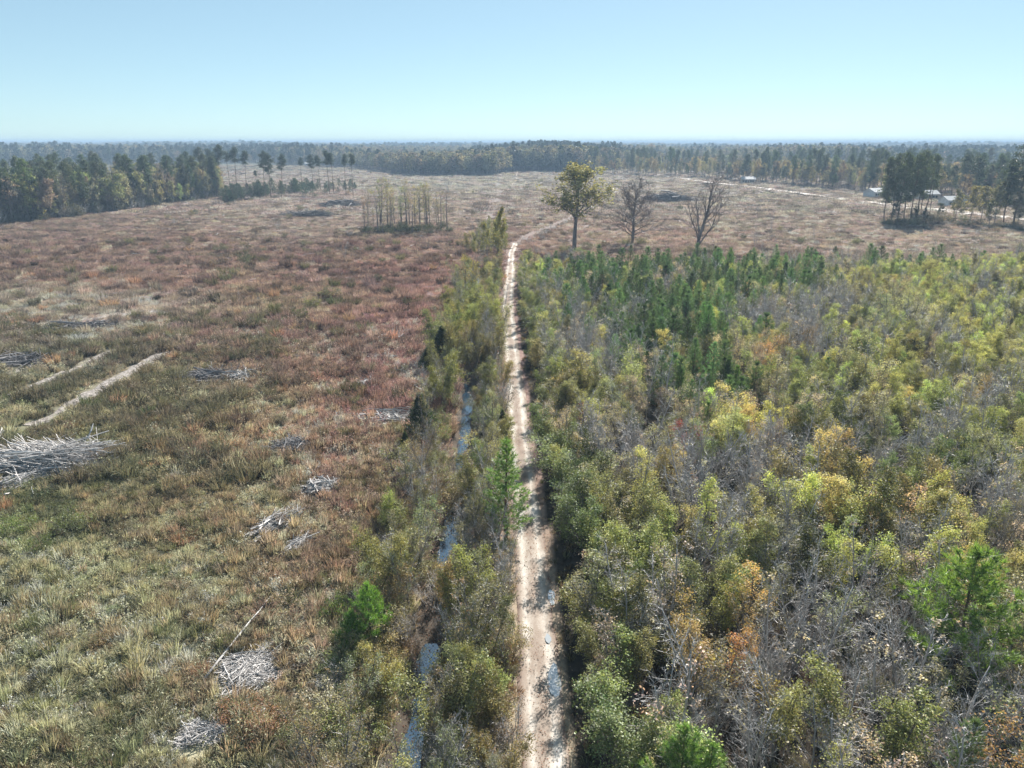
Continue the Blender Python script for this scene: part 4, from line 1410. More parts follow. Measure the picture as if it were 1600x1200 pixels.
for j, (u, vt, vb, t) in enumerate(((1492, 296, 348, (0.22, 0.21, 0.10)), (1512, 290, 352, (0.25, 0.22, 0.10)), (1532, 292, 350, (0.22, 0.2, 0.10)), (1552, 285, 352, (0.2, 0.19, 0.09)), (1470, 318, 345, (0.10, 0.11, 0.06)), (1545, 312, 355, (0.15, 0.15, 0.07)), (1590, 300, 357, (0.16, 0.15, 0.08)), (1400, 318, 352, (0.09, 0.10, 0.06)), (1425, 322, 354, (0.09, 0.10, 0.06)), (1445, 326, 352, (0.08, 0.09, 0.055)))):
    p = G(u, vb)
    dep = PITCH - math.atan((600 - vt) / FOC)
    P_HARD[j % 3].place('hardwood_tree', p[0], p[1], CAM_H - p[1] * math.tan(dep), t, 'leafy tree near the right houses, %s from the left' % ordinal([4, 5, 6, 8, 3, 7, 9, 0, 1, 2][j]), 'tree', 'leafy trees near the right houses', wide=1.1)

# tree line beyond the dirt road
LINE = [(905, 270), (960, 275), (1040, 279), (1100, 281), (1200, 290), (1290, 299), (1370, 306), (1480, 316), (1600, 330), (1660, 336)]
lx, lv = [e[0] for e in LINE], [e[1] for e in LINE]
wl, wm = [], []
for k in range(1250):
    u = rng.uniform(905, 1660)
    p = G(u, np.interp(u, lx, lv) - 2)
    q = p[:2] + unit(p[:2]) * (rng.uniform(4, 40) if k < 120 else 30 + rng.random() ** 1.5 * 330)
    if k < 120 and (1345 < u < 1385 or 1425 < u < 1500) and q[1] < 460:
        continue
    r = rng.random()
    if r < 0.17:
        kd = (P_TPINE[(0, 2, 4, 5)[k % 4]], (0.07, 0.09, 0.05), rng.uniform(15, 27), 'pine', 'tall_pine')
    elif r < 0.62:
        kd = (P_HARD[k % 3], (0.36, 0.30, 0.17), rng.uniform(10, 17), 'tan leaved hardwood', 'hardwood_tree')
    elif r < 0.86:
        kd = (P_BHARD[k % 3], (0.22, 0.19, 0.13), rng.uniform(13, 19), 'bare hardwood', 'hardwood_tree')
    else:
        kd = (P_HARD[k % 3], (0.12, 0.135, 0.065), rng.uniform(9, 14), 'green hardwood', 'hardwood_tree')
    it = dict(x=q[0], y=q[1], pr=kd[0], tint=jitter_tint([kd[1]], 0.15)[0], h=kd[2], w=kd[3], nm=kd[4], u=u)
    (wl if k < 120 else wm).append(it)
bykind = {}
for it in wl:
    bykind.setdefault(it['w'], []).append(it)
for w_, lst in bykind.items():
    lst.sort(key=lambda q: q['u'])
    for j, it in enumerate(lst):
        it['pr'].place(it['nm'], it['x'], it['y'], it['h'], it['tint'], '%s in the tree line beyond the road, %s from the left' % (w_, ordinal(j)), 'pine tree' if 'pine' in w_ else 'tree', 'tree line beyond the dirt road')
mass_of('woods', wm, 'hazy mixed wood behind the houses and the dirt road')

for j, (u, v) in enumerate(((1384, 352), (1395, 355), (1407, 356), (1419, 355), (1432, 354), (1446, 350), (1459, 348), (1476, 350), (1500, 355), (1522, 357), (1560, 358), (1588, 360))):
    p = G(u, v)
    P_SHRUB[j % 3].place('shrub', p[0], p[1], rng.uniform(2.5, 5.0), jitter_tint([(0.15, 0.155, 0.085)], 0.15)[0], 'dark shrub under the trees before the houses, %s from the left' % ordinal(j), 'shrub', 'shrubs before the houses', wide=1.5)
for j, (u, v) in enumerate(((884, 394), (905, 396), (918, 390), (975, 383), (1001, 383), (1075, 395), (1102, 395))):
    p = G(u, v)
    P_SHRUB[j % 3].place('shrub', p[0], p[1], rng.uniform(2.0, 3.5), jitter_tint([(0.27, 0.25, 0.12)], 0.15)[0], 'shrub at the foot of the three lone trees, %s from the left' % ordinal(j), 'shrub', 'shrubs under the lone trees', wide=1.5)

for j, (u, v) in enumerate(((822, 376), (834, 371), (846, 367), (855, 362), (864, 359), (876, 354), (884, 350), (893, 346), (903, 341), (914, 335), (930, 327), (812, 384), (826, 379), (842, 373))):
    p = G(u + rng.normal() * 2, v + rng.uniform(0, 3))
    P_BSHRUB[j % 2].place('shrub', p[0], p[1], rng.uniform(1.2, 2.6), jitter_tint([(0.28, 0.24, 0.15)], 0.2)[0], 'dull shrub along the far bend of the track, %s from the left' % ordinal(sorted((822, 834, 846, 855, 864, 876, 884, 893, 903, 914, 930, 812, 826, 842)).index(u)), 'shrub', 'shrubs along the far bend', wide=1.5)

# far woods to the horizon
def far_edge(u):
    return np.interp(u, [-400, 0, 300, 420, 560, 640, 770, 800, 905, 1000, 1300, 2000], [262, 258, 256, 255, 262, 274, 274, 268, 268, 262, 258, 258])


fx, fy, fs = [], [], []
y = 640.0
while y < 11000:
    s = max(6.0, 0.0085 * y)
    n = int(1.5 * y / s)
    x = (np.arange(n) + rng.random(n) - n / 2) * s
    yy = y + (rng.random(n) - 0.5) * s * 1.2
    u = frame_u(x, yy)
    vg = 600 + FOC * np.tan(np.arctan2(CAM_H, yy) - PITCH)
    ok = (vg < far_edge(u)) & (np.abs(u - 800) < 900)
    fx.append(x[ok]); fy.append(yy[ok]); fs.append(np.full(ok.sum(), max(1.0, s / 13)))
    y += s * 0.9
fx, fy, fs = np.concatenate(fx), np.concatenate(fy), np.concatenate(fs)
n = len(fx)
pinep = np.clip((vnoise(fx, fy, 260) - 0.42) * 1.9, 0.05, 0.75)
isp = rng.random(n) < pinep
pid = np.where(isp, rng.integers(0, 2, n), 2 + rng.integers(0, 3, n))
tint = np.where(isp[:, None], np.array([[0.04, 0.056, 0.035]]), np.array([(0.21, 0.185, 0.13), (0.15, 0.155, 0.095), (0.24, 0.21, 0.14), (0.19, 0.17, 0.14)])[rng.integers(0, 4, n)])
hs_ = rng.uniform(0.6, 1.2, n) * (0.75 + 0.65 * vnoise(fx, fy, 180) * (0.6 + 0.8 * vnoise(fx, fy, 700)))
instancer('far_forest', [p.joined for p in P_FARP + P_FARH], np.stack([fx, fy, height(fx, fy)], -1), rng.uniform(0, 6.28, n), np.stack([fs * hs_, fs * hs_, hs_], -1), pid, jitter_tint(tint, 0.15, 0.05), 'blue hazy forest stretching to the horizon')


# ------------------------------------------------------------------ grass and weeds of the field
def tuft(nb, h, r, w, lean, droop=0.0):
    mb = MB()
    a_ = rng.uniform(0, 6.283, nb)
    f = np.sqrt(rng.random(nb))
    base = np.stack([r * f * np.cos(a_), r * f * np.sin(a_), np.full(nb, -0.04)], -1)
    hh = h * rng.uniform(0.55, 1.0, nb)
    ll = lean * rng.uniform(0.3, 1.2, nb)
    tip = base + np.stack([np.cos(a_) * ll * hh, np.sin(a_) * ll * hh, hh * (1 - droop * rng.random(nb))], -1) + rng.normal(size=(nb, 3)) * 0.08 * h
    mb.blades(base, tip, w, bend=0.12 + droop * 0.35)
    return mb.mesh('tuft', M_GRASS)


def weed(h, n, nl):
    mb = MB()
    a_ = rng.uniform(0, 6.283, n)
    base = rng.normal(size=(n, 3)) * [0.12, 0.12, 0]
    tip = base + np.stack([np.cos(a_) * 0.35 * h, np.sin(a_) * 0.35 * h, h * rng.uniform(0.6, 1, n)], -1)
    mb.blades(base, tip, 0.022)
    k = rng.integers(0, n, nl)
    c = base[k] + (tip[k] - base[k]) * (0.35 + 0.65 * rng.random(nl))[:, None] + rng.normal(size=(nl, 3)) * 0.06
    mb.leaves(c, rng.uniform(0.05, 0.13, nl), 0)
    return mb.mesh('weed', M_GRASS)


def patch(size, nb, h, w):
    mb = MB()
    base = np.stack([rng.uniform(-1, 1, nb) * size, rng.uniform(-1, 1, nb) * size, np.full(nb, -0.05)], -1)
    bump = 0.45 + 0.9 * vnoise(base[:, 0] + rng.uniform(0, 99), base[:, 1], 0.8)
    tip = base + np.stack([rng.normal(size=nb) * 0.2, rng.normal(size=nb) * 0.2, h * bump * rng.uniform(0.5, 1.0, nb)], -1)
    mb.blades(base, tip, w)
    return mb.mesh('patch', M_GRASS)


TUFTS = [tuft(46, 0.75, 0.16, 0.030, 0.35), tuft(60, 0.42, 0.30, 0.034, 1.1, 0.6), tuft(70, 0.36, 0.36, 0.034, 1.3, 0.8), tuft(56, 0.62, 0.22, 0.030, 0.6, 0.2), weed(0.9, 12, 60), weed(0.7, 14, 90)]
PATCHES = [patch(1.1, 210, 0.75, 0.055), patch(1.1, 180, 0.6, 0.06), patch(1.2, 200, 0.9, 0.05)]
FARPATCH = [patch(3.0, 190, 0.9, 0.15), patch(3.0, 170, 0.75, 0.16)]


HEAPS = [(G(u, v)[:2], r) for u, v, r in ((80, 722, 3.6), (55, 722, 3.0), (105, 720, 2.6), (500, 765, 1.3), (432, 822, 1.3), (466, 853, 0.9), (392, 1052, 1.6), (316, 1148, 1.2), (577, 601, 0.9), (608, 655, 1.5), (458, 700, 1.4), (320, 588, 2.2), (385, 590, 1.4), (130, 514, 2.8), (35, 565, 2.5))]


def in_field(x, y):
    clear = np.ones(np.shape(x), bool)
    for c_, r_ in HEAPS:
        clear &= np.hypot(x - c_[0], y - c_[1] + 0.5) > r_ * 1.25
    return clear & ~in_thicket(x, y) & (np.abs(x - ditch_x(y)) > 1.3) & (dist_poly(x, y, TRACK) > 1.6) & (dist_poly(x, y + 0.7, RUT) > 0.9 + 1.1 * vnoise(x, y, 1.4)) & (dist_poly(x, y + 0.7, RUT2) > 0.6 + 2.2 * vnoise(x, y, 1.8)) & (dist_poly(x, y + 0.7, RUT5) > 0.3 + 1.4 * vnoise(x, y, 1.6)) & (dist_poly(x, y + 0.7, RUT3) > 0.6 + 2.2 * vnoise(x, y, 1.8))


def grass(name, y0, y1, step, protos, smin, smax, xlo, xhi, label, probs=None, keep=1.0, tone=1.0):
    p = scatter(y0, y1, step, xlo, xhi, keep)
    p = p[in_field(p[:, 0], p[:, 1])]
    n = len(p)
    c = field_colour(p[:, 0], p[:, 1]) * tone
    big = fbm(p[:, 0], p[:, 1], 5.0, 3)
    green = sstep(0.55, 0.7, fbm(p[:, 0] + 400, p[:, 1], 12, 3))[:, None]
    rust = (((sstep(0.62, 0.70, fbm(p[:, 0] + 900, p[:, 1] + 300, 1.3, 2)) * (rng.random(n) < 0.6)) + (rng.random(n) < 0.025)).clip(0, 1) * (p[:, 1] < 80))[:, None]
    c = c * np.clip(0.25 + 1.5 * big[:, None], 0.45, 1.7)
    green = green * np.where(p[:, 1:2] > 75, 0.35, 1.0)
    c = c * (1 - 0.3 * green) + 0.3 * green * np.array([[0.26, 0.27, 0.14]])
    c = c * (1 - 0.5 * rust) + 0.5 * rust * np.array([[0.36, 0.25, 0.175]])
    if probs is None:
        pid = rng.integers(0, len(protos), n)
    else:
        pid = rng.choice(len(protos), n, p=probs)
        pid = np.where((rust[:, 0] > 0.5), 0, pid)
    sc_ = rng.uniform(smin, smax, n) * (0.7 + 0.7 * fbm(p[:, 0] + 70, p[:, 1] + 20, 3.0, 2)) * np.where(rust[:, 0] > 0.5, 1.25, 1.0)
    instancer(name, protos, np.stack([p[:, 0], p[:, 1], height(p[:, 0], p[:, 1])], -1), rng.uniform(0, 6.28, n), sc_, pid, np.minimum(jitter_tint(c * 1.12, 0.34, 0.05), 0.52), label, tilt=0.12)


def xl(y, m=6):
    return -0.715 * (y * math.cos(PITCH) + CAM_H * math.sin(PITCH)) - m


grass('grass', 22, 62, 0.36, TUFTS, 0.7, 1.35, xl, lambda y: ditch_x(y) + 0.0, 'tufted olive and straw grass of the near field', [0.05, 0.38, 0.38, 0.09, 0.05, 0.05])
grass('grass', 62, 125, lambda y: 0.5 + 0.0015 * y, TUFTS, 0.9, 1.6, xl, lambda y: ditch_x(y), 'rough olive and rust grass of the middle field', [0.16, 0.2, 0.16, 0.24, 0.12, 0.12], tone=1.25)
grass('grass', 125, 330, lambda y: 1.0 + 0.004 * y, PATCHES, 0.7, 1.3, xl, lambda y: np.where(y < 175, ditch_x(y), xr(y, 4)), 'reddish brown grass of the far left field', tone=0.85)
grass('grass', 330, 1050, lambda y: 2.0 + 0.0065 * y, FARPATCH, 0.7, 1.3, lambda y: xl(y, 0) * 0.75, lambda y: xr(y, 4), 'pinkish dry grass of the far clearing', tone=0.9)
# bigger tussocks standing out of the near grass
TUSS = [tuft(190, 0.85, 0.36, 0.024, 0.6, 0.35), tuft(220, 0.65, 0.5, 0.026, 0.8, 0.5), tuft(160, 0.95, 0.34, 0.022, 0.45, 0.25)]
for y0, y1, st, k0, k1 in ((22, 66, 1.25, 0.6, 1.6), (66, 130, 1.7, 1.0, 2.4), (130, 235, 3.4, 1.3, 2.8)):
    p = scatter(y0, y1, st, xl, lambda y: ditch_x(y) - 1, 0.75)
    p = p[in_field(p[:, 0], p[:, 1]) & (fbm(p[:, 0] + 33, p[:, 1] + 77, 6, 2) > 0.42)]
    n = len(p)
    c = field_colour(p[:, 0], p[:, 1]) * 0.8
    g_ = (rng.random(n) < (0.38 if y0 < 60 else 0.16))[:, None]
    r_ = (rng.random(n) < 0.05)[:, None]
    c = np.where(g_, c * 0.3 + np.array([[0.075, 0.085, 0.035]]), c)
    c = np.where(r_, c * 0.3 + np.array([[0.30, 0.18, 0.11]]), c)
    instancer('grass', TUSS, np.stack([p[:, 0], p[:, 1], height(p[:, 0], p[:, 1])], -1), rng.uniform(0, 6.28, n), rng.uniform(k0, k1, n), rng.integers(0, 3, n), jitter_tint(c, 0.3, 0.05), 'big grass tussocks of the %s field' % ('near' if y0 < 60 else 'middle' if y0 < 100 else 'reddish'), tilt=0.15)
# dark rush mounds left of the wheel rut
p = scatter(62, 125, 1.5, lambda y: xl(y, 0), lambda y: -0.33 * y, 0.9)
p = p[in_field(p[:, 0], p[:, 1]) & (dist_poly(p[:, 0], p[:, 1] + 1.2, RUT) > 2.2) & (dist_poly(p[:, 0], p[:, 1] + 1.0, RUT5) > 1.5) & (fbm(p[:, 0] * 0.6 + 5, p[:, 1] + 31, 4.5, 2) > 0.5)]
n = len(p)
c = np.array([(0.135, 0.128, 0.08), (0.17, 0.155, 0.10), (0.21, 0.185, 0.125)])[rng.integers(0, 3, n)]
instancer('grass', TUSS, np.stack([p[:, 0], p[:, 1], height(p[:, 0], p[:, 1])], -1), rng.uniform(0, 6.28, n), rng.uniform(1.3, 2.4, n), rng.integers(0, 3, n), jitter_tint(c, 0.18, 0.05), 'dark rush mounds around the wheel rut', tilt=0.12)
# dry grass on the verges of the track and in the strip
pv = scatter(22, 235, lambda y: 0.42 + 0.003 * y, lambda y: ditch_x(y) + 1.0, lambda y: track_x(y) - 1.45, 0.8)
pv2 = scatter(22, 180, lambda y: 0.5 + 0.003 * y, lambda y: track_x(y) + 1.6, lambda y: track_x(y) + 4.2, 0.4)
pv = np.concatenate([pv, pv2])
n = len(pv)
cc = np.array([(0.27, 0.19, 0.11), (0.22, 0.19, 0.10), (0.30, 0.22, 0.14), (0.17, 0.17, 0.07)])[rng.integers(0, 4, n)]
instancer('grass', TUFTS, np.stack([pv[:, 0], pv[:, 1], height(pv[:, 0], pv[:, 1])], -1), rng.uniform(0, 6.28, n), rng.uniform(0.5, 1.1, n), rng.choice(6, n, p=[0.12, 0.2, 0.2, 0.18, 0.15, 0.15]), jitter_tint(cc, 0.2), 'dry grass and weeds on the verges of the track', tilt=0.15)
# fallen leaves on the track and on the ditch water
mb = MB()
n = 11000
ly = 22 + 130 * rng.random(n) ** 1.6
lx_ = track_x(ly) + np.where(rng.random(n) < 0.35, rng.normal(size=n) * 0.35, rng.choice([-1, 1], n) * (1.05 + np.abs(rng.normal(size=n)) * 0.4))
kp = fbm(lx_, ly, 1.6, 2) > 0.42
lx_, ly = lx_[kp], ly[kp]
n = len(lx_)
mb.leaves(np.stack([lx_, ly, height(lx_, ly) + 0.035], -1), rng.uniform(0.04, 0.10, n), flat=0.93, ratio=0.75)
n = 2600
ly = 22 + 60 * rng.random(n) ** 1.4
lx_ = ditch_x(ly) + rng.normal(size=n) * 0.6
mb.leaves(np.stack([lx_, ly, np.maximum(height(lx_, ly) + 0.03, -0.785)], -1), rng.uniform(0.05, 0.12, n), flat=0.95, ratio=0.75)
link('leaf_litter', mb.mesh('leaf_litter', M_GRASS), kind='stuff', label='fallen brown leaves on the track and the ditch water', tint=[0.30, 0.17, 0.11])

# bushes that stand out in the left field
for u, v, h, w_, tint, lab in ((110, 830, 2.6, 1.3, (0.17, 0.20, 0.075), 'large rounded grey green bush below the big brush heap'), (30, 835, 2.3, 1.2, (0.17, 0.22, 0.06), 'green bush at the left edge below the big brush heap'), (65, 862, 1.9, 1.1, (0.15, 0.19, 0.06), 'lower green bush before the rounded grey green one'), (160, 815, 1.5, 1.2, (0.24, 0.24, 0.11), 'pale low bush right of the rounded grey green one'), (470, 500, 2.6, 1.4, (0.12, 0.14, 0.055), 'dark green bush alone in the reddish field'), (515, 465, 3.0, 1.6, (0.20, 0.20, 0.085), 'wide olive bush in the reddish field'), (490, 480, 2.2, 1.6, (0.22, 0.22, 0.09), 'pale olive bush left of the wide one'), (345, 395, 3.0, 1.6, (0.16, 0.155, 0.085), 'dull green bush in the far reddish field'), (592, 440, 2.2, 1.0, (0.05, 0.075, 0.03), 'tiny dark evergreen bush in the reddish field'), (375, 1120, 1.4, 1.6, (0.32, 0.17, 0.09), 'rusty weed clump between two brush heaps'), (415, 1150, 1.5, 1.5, (0.31, 0.18, 0.10), 'rusty weed clump right of the lowest brush heap'), (160, 1010, 1.1, 1.7, (0.30, 0.21, 0.11), 'rusty topped weed mound alone in the near grass'), (480, 1155, 1.8, 1.3, (0.20, 0.21, 0.09), 'green bush at the bottom left of the ditch bank'), (480, 385, 2.6, 1.6, (0.19, 0.17, 0.10), 'brown bush in the far reddish field')):
    p = G(u, v)
    P_SHRUB[int(u) % 3].place('bush', p[0], p[1], h, tint, lab, 'bush', wide=w_)


# ------------------------------------------------------------------ brush heaps, poles and stumps
def stick_mesh(length, rad, curve, forks):
    mb = MB()
    n = 6
    t = np.linspace(0, 1, n)
    pts = np.stack([(t - 0.5) * length, curve * np.sin(t * 3.0) * length * 0.12 + rng.normal(size=n) * 0.01 * length, rng.normal(size=n) * 0.012 * length + 0.06 * length * t * (1 - t)], -1)
    mb.tube(pts, rad * (1 - 0.6 * t), 5)
    for k in range(forks):
        i0 = rng.integers(1, n - 1)
        d = unit([rng.uniform(0.3, 1), rng.normal() * 0.8, rng.uniform(-0.1, 0.8)])
        q = pts[i0] + d * length * rng.uniform(0.15, 0.35)
        mb.tube([pts[i0], (pts[i0] + q) / 2 + rng.normal(size=3) * 0.02 * length, q], [rad * 0.6, rad * 0.45, rad * 0.2], 4)
    return mb


STK = [stick_mesh(1.0, 0.024, c, f).mesh('branch', M_DEAD) for c, f in ((0.3, 1), (1.0, 2), (-0.8, 2), (0.1, 0), (0.6, 3))]
STKO = [m_.copy() for m_ in STK]
for m_ in STKO:
    m_.materials.clear()
    m_.materials.append(M_OLDWOOD)


def brush_heap(u, v, lx, ly, hz, ang, label, nbig=16, ntw=260, old=False, spread=0.6, thick=1.0, name='brush_pile'):
    p = G(u, v)
    if lx < 10:
        lx, ly, hz = lx * 1.2, ly * 1.35, hz * 0.75
    z = float(height(p[0], p[1]))
    e = empty(name, (p[0], p[1], z), ang, 1.0, label, 'brush pile', 'brush heaps in the clearing')
    src = STKO if old else STK
    for k in range(nbig):
        o = bpy.data.objects.new('branch', src[k % len(src)])
        COL.objects.link(o)
        o.parent = e
        rx, ry = rng.uniform(-0.5, 0.5) * lx * 0.6, rng.uniform(-0.5, 0.5) * ly
        top = hz * max(0.02, 1 - (2 * rx / lx) ** 2 - (2 * ry / ly) ** 2 * 0.8)
        o.location = (rx, ry, top * rng.uniform(0.7, 1.15) + 0.22)
        o.rotation_euler = (rng.uniform(0, 6.28), rng.normal() * 0.13, rng.normal() * spread)
        L_ = lx * rng.uniform(0.4, 0.85)
        o.scale = (L_, L_ * thick, L_ * thick)
    mb = MB()
    a_ = rng.normal(size=ntw) * spread * 1.2
    c = np.stack([rng.uniform(-0.5, 0.5, ntw) * lx * 0.9, rng.uniform(-0.5, 0.5, ntw) * ly, np.zeros(ntw)], -1)
    c[:, 2] = hz * np.maximum(0.05, 1 - (2 * c[:, 0] / lx) ** 2 - (2 * c[:, 1] / ly) ** 2 * 0.8) * rng.uniform(0.3, 1.0, ntw) + 0.16
    ll = lx * rng.uniform(0.08, 0.24, ntw)
    d = np.stack([np.cos(a_), np.sin(a_), rng.normal(size=ntw) * 0.25], -1) * ll[:, None]
    mb.sticks(c - d, c + d, 0.008 * lx ** 0.5 * thick * 2.2, 0.005 * lx ** 0.5 * thick * 2)
    tw = bpy.data.objects.new('twigs', mb.mesh('twigs', M_OLDWOOD if old else M_DEAD))
    COL.objects.link(tw)
    tw.parent = e
    tw['kind'] = 'stuff'
    return e


brush_heap(80, 722, 9.5, 4.2, 1.5, 0.05, 'biggest brush heap, grey limbs piled at the left edge', 60, 1300, spread=0.3, thick=0.5)
brush_heap(20, 760, 4.5, 2.2, 0.7, 0.9, 'pale limbs sliding down from the biggest brush heap', 16, 160, spread=0.35, thick=0.8)
brush_heap(500, 765, 3.0, 1.8, 0.7, 0.2, 'white brush heap with upright sticks in the rusty grass', 26, 260, spread=1.3, thick=1.2)
brush_heap(432, 822, 4.2, 1.3, 0.45, 0.95, 'slanting pale brush heap below the upright white one', 20, 150, spread=0.3, thick=0.8)
brush_heap(466, 853, 3.0, 0.7, 0.35, 1.25, 'narrow pale brush heap right of the slanting one', 10, 90, spread=0.35, thick=0.9)
brush_heap(392, 1052, 2.9, 2.3, 0.4, 0.5, 'flat grey brush heap beside the long fallen pole', 26, 600, spread=0.7, thick=0.55)
brush_heap(316, 1148, 2.2, 1.3, 0.4, 0.1, 'small tangled brush heap nearest the bottom edge', 18, 340, spread=1.2, thick=0.6)
brush_heap(620, 528, 4.6, 2.6, 0.6, 0.5, 'pale brush heap in the red grass near the ditch, farthest of three', 14, 120, spread=0.8)
brush_heap(597, 558, 3.6, 2.0, 0.4, 0.3, 'pale brush heap in the red grass near the ditch, middle of three', 10, 90, spread=0.8)
brush_heap(577, 601, 2.4, 2.2, 0.7, 1.4, 'pale upright brush heap in the red grass, closest of three', 16, 120, spread=0.9, thick=1.2)
brush_heap(608, 655, 4.6, 2.6, 0.5, 0.0, 'grey brush heap left of the pointed cedar', 16, 260, spread=0.5)
brush_heap(458, 700, 4.2, 2.4, 0.5, 0.4, 'dark weathered brush heap in the rusty grass', 14, 300, old=True, spread=0.9)
brush_heap(320, 588, 7.0, 3.4, 0.6, 0.0, 'dark weathered brush heap right of the wheel rut', 18, 340, old=True, spread=0.8, thick=0.7)
brush_heap(385, 590, 4.2, 2.2, 0.5, 0.2, 'pale topped brush heap right of the dark weathered one', 12, 120, spread=0.8)
brush_heap(130, 514, 10.0, 5.0, 0.8, 0.15, 'grey brush heap spread beyond the wheel rut', 24, 400, old=True, spread=0.6, thick=0.6)
brush_heap(35, 565, 9.0, 4.0, 0.7, 0.3, 'grey brush heap at the left edge beyond the wheel rut', 18, 300, old=True, spread=0.6, thick=0.6)
brush_heap(1047, 313, 26, 16, 3.2, 0.0, 'big dark slash heap in the far right field', 26, 900, old=True, spread=0.7, thick=0.7)
brush_heap(535, 322, 20, 12, 2.4, 0.1, 'dark slash heap in the far left field by the young pines', 22, 700, old=True, spread=0.7, thick=0.7)
brush_heap(480, 338, 20, 9, 1.4, 0.1, 'low dark slash heap before the pale clearing', 16, 500, old=True, spread=0.7, thick=0.7)


def pole(u0, v0, u1, v1, r, label, name='fallen_pole', h0=0.35, h1=0.5):
    a, b = G(u0, v0), G(u1, v1)
    a[2] = float(height(a[0], a[1])) + h0
    b[2] = float(height(b[0], b[1])) + h1
    n = 7
    t = np.linspace(0, 1, n)[:, None]
    pts = a + (b - a) * t + rng.normal(size=(n, 3)) * 0.02
    mb = MB()
    o0 = pts[0].copy()
    mb.tube(pts - o0, np.linspace(r, r * 0.45, n), 7)
    k = pts[4] - o0
    mb.tube([k, k + [0.18, 0.1, 0.12], k + [0.3, 0.22, 0.3]], [r * 0.5, r * 0.35, r * 0.2], 5)
    o = link(name, mb.mesh(name, M_DEAD, smooth=True), label=label, category='pole')
    o.location = o0
    return o


pole(322, 1070, 424, 945, 0.085, 'long pale fallen pole slanting across the near grass')
pole(350, 1048, 366, 1084, 0.055, 'short pole leaning off the long fallen pole')
pole(320, 894, 352, 866, 0.035, 'thin pale pole alone in the grass above the long one')
pole(176, 1198, 181, 1176, 0.05, 'short white pole upright at the bottom edge', h1=0.4)
pole(0, 700, 6, 682, 0.16, 'white broken stump at the left edge above the biggest heap', h1=0.9)
pole(655, 1085, 690, 1010, 0.06, 'dark branch lying across the ditch trickle', h0=0.5, h1=0.6)
pole(668, 905, 694, 950, 0.03, 'thin pale branch fallen over the ditch', h0=0.9, h1=0.5)

for j, (u, v, h, lab) in enumerate(((539, 410, 6.0, 'thin dead stem standing alone in the reddish field'), (1206, 362, 6.5, 'bare thin stem in the pink field before the pine stand'), (1272, 372, 5.0, 'bare stem at the thicket edge below the pine stand'), (1180, 385, 8.0, 'bare sapling beside the tree with upswept limbs'), (178, 300, 10, 'leafless stem in front of the left wood'), (700, 300, 10, 'bare stem in the far clearing above the copse'), (780, 290, 12, 'bare stem pair in the far clearing near the pale track'))):
    p = G(u, v)
    P_BARE[j % 4].place('bare_sapling', p[0], p[1], h, (0.2, 0.17, 0.12), lab, 'sapling', wide=0.8)


# scattered low brush in the clearings
ps = scatter(190, 800, lambda y: 5 + 0.03 * y, lambda y: xl(y, 0) * 0.7, lambda y: xr(y, 0), 0.55)
ps = ps[in_field(ps[:, 0], ps[:, 1]) & (vnoise(ps[:, 0], ps[:, 1], 40) > 0.45)]
n = len(ps)
cc = np.array([(0.16, 0.15, 0.08), (0.24, 0.19, 0.12), (0.11, 0.12, 0.06), (0.27, 0.2, 0.14)])[rng.integers(0, 4, n)]
instancer('shrubbery', und, np.stack([ps[:, 0], ps[:, 1], height(ps[:, 0], ps[:, 1])], -1), rng.uniform(0, 6.28, n), rng.uniform(0.5, 1.5, n), rng.integers(0, len(und), n), jitter_tint(cc), 'scattered low brush dotting the far clearings')
ps = scatter(40, 190, lambda y: 2.4 + 0.02 * y, lambda y: xl(y, 0), lambda y: ditch_x(y) - 3, 0.35)
n = len(ps)
instancer('weeds', und, np.stack([ps[:, 0], ps[:, 1], height(ps[:, 0], ps[:, 1])], -1), rng.uniform(0, 6.28, n), rng.uniform(0.3, 0.6, n), rng.integers(0, len(und), n), jitter_tint(field_colour(ps[:, 0], ps[:, 1]) * 0.7, 0.2), 'tall weeds scattered through the left field')


# loose sticks left by the logging
ps = np.concatenate([scatter(150, 560, lambda y: 4 + 0.02 * y, lambda y: xl(y, 0) * 0.8, lambda y: xr(y, 0), 0.35), scatter(40, 150, 3.4, lambda y: xl(y, 0), lambda y: ditch_x(y) - 3, 0.22)])
ps = ps[in_field(ps[:, 0], ps[:, 1]) & (fbm(ps[:, 0], ps[:, 1] + 500, 22, 2) > 0.5)]
n = len(ps)
instancer('slash_debris', STK + STKO, np.stack([ps[:, 0], ps[:, 1], height(ps[:, 0], ps[:, 1]) + 0.35], -1), rng.uniform(0, 6.28, n), rng.uniform(1.2, 3.2, n) * np.clip(ps[:, 1] / 160, 0.7, 1.7), rng.integers(0, len(STK) * 2, n), np.ones((n, 3)), 'loose sticks and slash strewn over the clearing', tilt=0.12)


# ------------------------------------------------------------------ houses by the dirt road
def paint(name, c, rough=0.6, metal=0.0):
    m, nt, N, L, out = new_mat(name)
    g = N('ShaderNodeNewGeometry')
    nz = N('ShaderNodeTexNoise')
    nz.inputs['Scale'].default_value = 0.8
    nz.inputs['Detail'].default_value = 5
    L(g.outputs['Position'], nz.inputs['Vector'])
    cr = N('ShaderNodeValToRGB')
    cr.color_ramp.elements[0].position, cr.color_ramp.elements[0].color = 0.3, (*[v * 0.75 for v in c], 1)
    cr.color_ramp.elements[1].position, cr.color_ramp.elements[1].color = 0.6, (*c, 1)
    L(nz.outputs['Fac'], cr.inputs[0])
    b = N('ShaderNodeBsdfPrincipled')
    b.inputs['Roughness'].default_value = rough
    b.inputs['Metallic'].default_value = metal
    L(cr.outputs[0], b.inputs['Base Color'])
    L(b.outputs[0], out.inputs[0])
    return m


